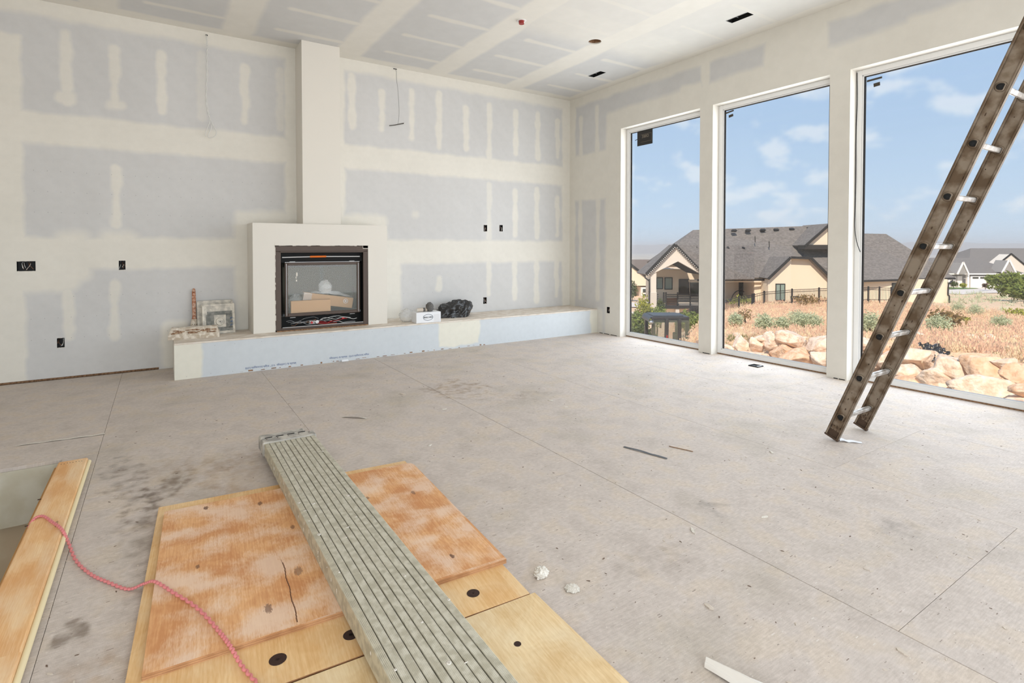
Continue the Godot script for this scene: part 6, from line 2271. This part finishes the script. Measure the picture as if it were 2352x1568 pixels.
const BOULDERS := [
	[6.41, -1.25, -1.58, 0.15, 0.14, 0.23, -0.12, 0, "lowest weathered boulder at the left end of the boulder wall"],
	[6.55, -1.14, -1.34, 0.22, 0.24, 0.23, -0.08, 0, "tan boulder second from the left end of the wall"],
	[6.66, -1.08, -0.96, 0.26, 0.19, 0.24, 0.09, 0, "long tan boulder in the upper row left of the middle"],
	[6.39, -1.36, -0.79, 0.47, 0.23, 0.42, 0.02, 0, "large pale flat boulder in the lower row at the left"],
	[6.80, -0.94, -0.94, 0.15, 0.09, 0.23, -0.12, 0, "small pale boulder peeking over the upper row"],
	[6.76, -1.01, -0.65, 0.17, 0.29, 0.23, -0.02, 0, "upright tan boulder in the upper row"],
	[6.90, -0.89, -0.23, 0.44, 0.22, 0.40, -0.01, 0, "broad tan boulder on top right of the upright one"],
	[6.62, -1.15, -0.20, 0.34, 0.21, 0.31, -0.10, 1, "ochre boulder wedged under the broad tan boulder"],
	[6.51, -1.25, 0.17, 0.40, 0.28, 0.36, 0.07, 1, "cracked ochre boulder low in the middle window"],
	[6.89, -0.88, 0.48, 0.40, 0.24, 0.36, -0.12, 0, "smooth rounded boulder beside the window pier"],
	[6.53, -1.18, 0.75, 0.34, 0.28, 0.31, -0.03, 0, "tan boulder below the smooth rounded one by the pier"],
	[6.91, -0.77, 1.34, 0.28, 0.16, 0.25, 0.01, 0, "tan boulder just right of the window pier"],
	[6.56, -1.02, 1.55, 0.38, 0.24, 0.34, -0.02, 0, "pale boulder partly hidden by the ladder"],
	[6.80, -0.75, 1.89, 0.23, 0.15, 0.23, 0.03, 1, "small ochre boulder seen between the ladder rails"],
	[6.50, -0.95, 2.03, 0.25, 0.20, 0.23, 0.07, 0, "tan boulder low behind the ladder rails"],
	[6.53, -0.80, 2.44, 0.38, 0.22, 0.34, 0.14, 0, "rounded pale boulder in front of the black plastic"],
	[10.85, -0.94, 0.83, 0.17, 0.11, 0.23, -0.06, 0, "small boulder alone on the slope right of the ladder"],
	[6.01, -0.83, 3.23, 0.45, 0.27, 0.40, 0.04, 0, "big angular tan boulder right of the black plastic"],
	[5.91, -0.68, 3.64, 0.37, 0.26, 0.33, 0.06, 1, "ochre boulder behind the big angular one"],
	[5.83, -0.58, 3.92, 0.17, 0.12, 0.23, -0.06, 0, "tan boulder at the back near the right frame edge"],
	[5.33, -0.67, 4.22, 0.25, 0.21, 0.23, -0.15, 1, "ochre boulder at the right edge of the picture"],
	[5.25, -0.94, 3.87, 0.52, 0.25, 0.47, 0.14, 0, "largest tan slab of the wall, low at the right"],
	[6.21, -1.04, 2.40, 0.34, 0.13, 0.31, -0.06, 0, "flat tan boulder in the row above the sill"],
	[5.85, -1.18, 2.69, 0.34, 0.19, 0.31, -0.06, 1, "wide ochre boulder low beside the ladder"],
	[5.84, -1.03, 3.04, 0.38, 0.31, 0.34, 0.12, 0, "tan boulder between the wide ochre one and the slab"],
	[5.71, -1.11, 3.06, 0.13, 0.15, 0.23, 0.03, 0, "narrow pale boulder wedged low between two others"],
	[4.55, -0.94, 4.40, 0.26, 0.16, 0.24, -0.01, 0, "tan boulder at the lower right corner of the window"],
	[4.78, -0.77, 4.46, 0.22, 0.11, 0.23, 0.08, 1, "small ochre boulder under the right edge one"],
	[6.07, -1.17, 2.33, 0.17, 0.20, 0.23, -0.14, 0, "pale boulder beside the ladder foot outside the glass"]]
const PLASTIC := Vector3(6.80, -0.73, 2.63)
const PLANTS := [
	["sage_bush", 10.39, -3.05, null, 0.38, 0.36, 1700, 0.035, "sage_green", 0.02, "round sage bush left of centre in the middle window", "bush", "sage bushes on the slope"],
	["sage_bush", 15.18, -4.70, null, 0.45, 0.42, 1700, 0.035, "sage_green", 0.02, "rear sage bush in the clump of the middle window", "bush", "sage bushes on the slope"],
	["sage_bush", 12.40, -2.93, null, 0.41, 0.36, 1700, 0.035, "sage_green", 0.02, "front sage bush in the clump of the middle window", "bush", "sage bushes on the slope"],
	["sage_bush", 10.84, -2.75, null, 0.27, 0.27, 1700, 0.035, "sage_green", 0.02, "small sage bush between the two clumps", "bush", "sage bushes on the slope"],
	["sage_bush", 13.19, -3.01, null, 0.36, 0.36, 1700, 0.035, "sage_green", 0.02, "sage bush at the right of the clump by the pier", "bush", "sage bushes on the slope"],
	["sage_bush", 11.41, -4.77, null, 0.32, 0.30, 1700, 0.035, "sage_green", 0.02, "faint sage bush at the left of the middle window", "bush", "sage bushes on the slope"],
	["sage_bush", 10.94, -0.30, null, 0.38, 0.39, 1700, 0.035, "sage_green", 0.02, "sage bush just left of the ladder rail", "bush", "sage bushes on the slope"],
	["sage_bush", 13.80, 0.36, null, 0.41, 0.36, 1700, 0.035, "sage_green", 0.02, "grey sage bush on the slope right of the ladder", "bush", "sage bushes on the slope"],
	["sage_bush", 23.14, -0.71, null, 0.45, 0.33, 1700, 0.035, "sage_green", 0.02, "sage bush on the slope near the right edge", "bush", "sage bushes on the slope"],
	["sage_bush", 37.45, -5.71, null, 0.54, 0.45, 1700, 0.035, "sage_green", 0.02, "distant sage bush on the upper slope at right", "bush", "sage bushes on the slope"],
	["sage_bush", 39.01, -7.09, null, 0.54, 0.45, 1700, 0.035, "sage_green", 0.02, "distant sage bush beside the neighbour's downpipe", "bush", "sage bushes on the slope"],
	["dead_shrub", 18.85, -1.12, null, 0.75, 0.38, 420, 0.100, "dry_brown", 0.12, "spindly brown shrub on the slope right of the ladder", "shrub", ""],
	["thorn_shrub", 12.57, -5.21, null, 0.35, 0.30, 140, 0.060, "dry_brown", 0.20, "thin dry shrub on the slope in the middle window", "shrub", ""],
	["green_bush", 71.27, -12.33, -4.32, 2.10, 1.55, 2600, 0.220, "leaf_green", 0.30, "large round green bush at the right edge of the picture", "bush", ""],
	["green_bush", 64.17, -9.80, -3.90, 1.30, 0.90, 1200, 0.200, "leaf_green", 0.10, "lower green bush in front of the large one at right", "bush", ""],
	["small_tree", 113.18, -25.62, -5.67, 1.15, 0.95, 900, 0.220, "leaf_green", 0.80, "small round tree in front of the distant garage", "tree", ""],
	["garden_shrub", 117.55, -32.32, -6.04, 0.90, 0.60, 300, 0.200, "leaf_dark", 0.10, "dark garden shrub by the distant porch", "shrub", ""],
	["garden_shrub", 119.04, -31.35, -6.12, 0.70, 0.40, 300, 0.200, "leaf_yellow", 0.10, "yellow garden shrub by the distant driveway", "shrub", ""],
	["garden_shrub", 107.12, -24.79, -5.37, 0.50, 0.40, 200, 0.180, "bark_brown", 0.10, "dark red shrub on the bank before the distant garage", "shrub", ""],
	["yellow_weed", 29.41, -3.79, null, 0.50, 0.25, 300, 0.080, "leaf_yellow", 0.00, "yellow weed clump on the slope right of the downpipe", "weed", ""],
	["yellow_weed", 39.75, -4.22, null, 0.90, 0.35, 400, 0.100, "leaf_yellow", 0.00, "yellow weed patch under the green bush", "weed", ""],
	["young_tree", 13.93, -11.48, -2.99, 0.45, 0.75, 800, 0.075, "leaf_yellow", 0.70, "young yellow green tree in the narrow far window", "tree", ""],
	["garden_tree", 12.91, -10.95, -3.19, 0.75, 0.60, 1500, 0.075, "leaf_green", 0.50, "leafy green shrub at the left edge of the far window", "shrub", ""],
	["garden_tree", 14.46, -11.14, -3.05, 0.75, 0.50, 1500, 0.070, "leaf_green", 0.60, "leafy shrub behind the digger cab", "shrub", ""],
	["garden_tree", 11.62, -9.41, -3.02, 0.70, 0.45, 1300, 0.070, "leaf_dark", 0.20, "dark shrub in the lower left corner of the far window", "shrub", ""],
	["garden_tree", 17.72, -13.79, -2.99, 0.30, 0.65, 500, 0.070, "leaf_dark", 0.40, "slim dark shrub against the patio column", "shrub", ""],
	["garden_tree", 19.00, -12.95, -3.48, 0.90, 0.60, 800, 0.120, "leaf_green", 0.20, "green shrub behind the fence right of the digger", "shrub", ""],
	["garden_tree", 32.74, -18.92, -3.71, 1.10, 0.60, 700, 0.140, "leaf_yellow", 0.10, "yellow shrub behind the fence at the crest", "shrub", ""],
	["garden_tree", 38.37, -36.14, -4.61, 0.70, 1.20, 500, 0.160, "leaf_dark", 0.20, "dark clipped shrub by the brown roofed house", "shrub", ""],
	["dry_weed", 33.74, -14.33, -2.94, 1.20, 0.45, 260, 0.120, "dry_brown", 0.10, "dry tall weeds along the fence at the crest", "weed", ""]]
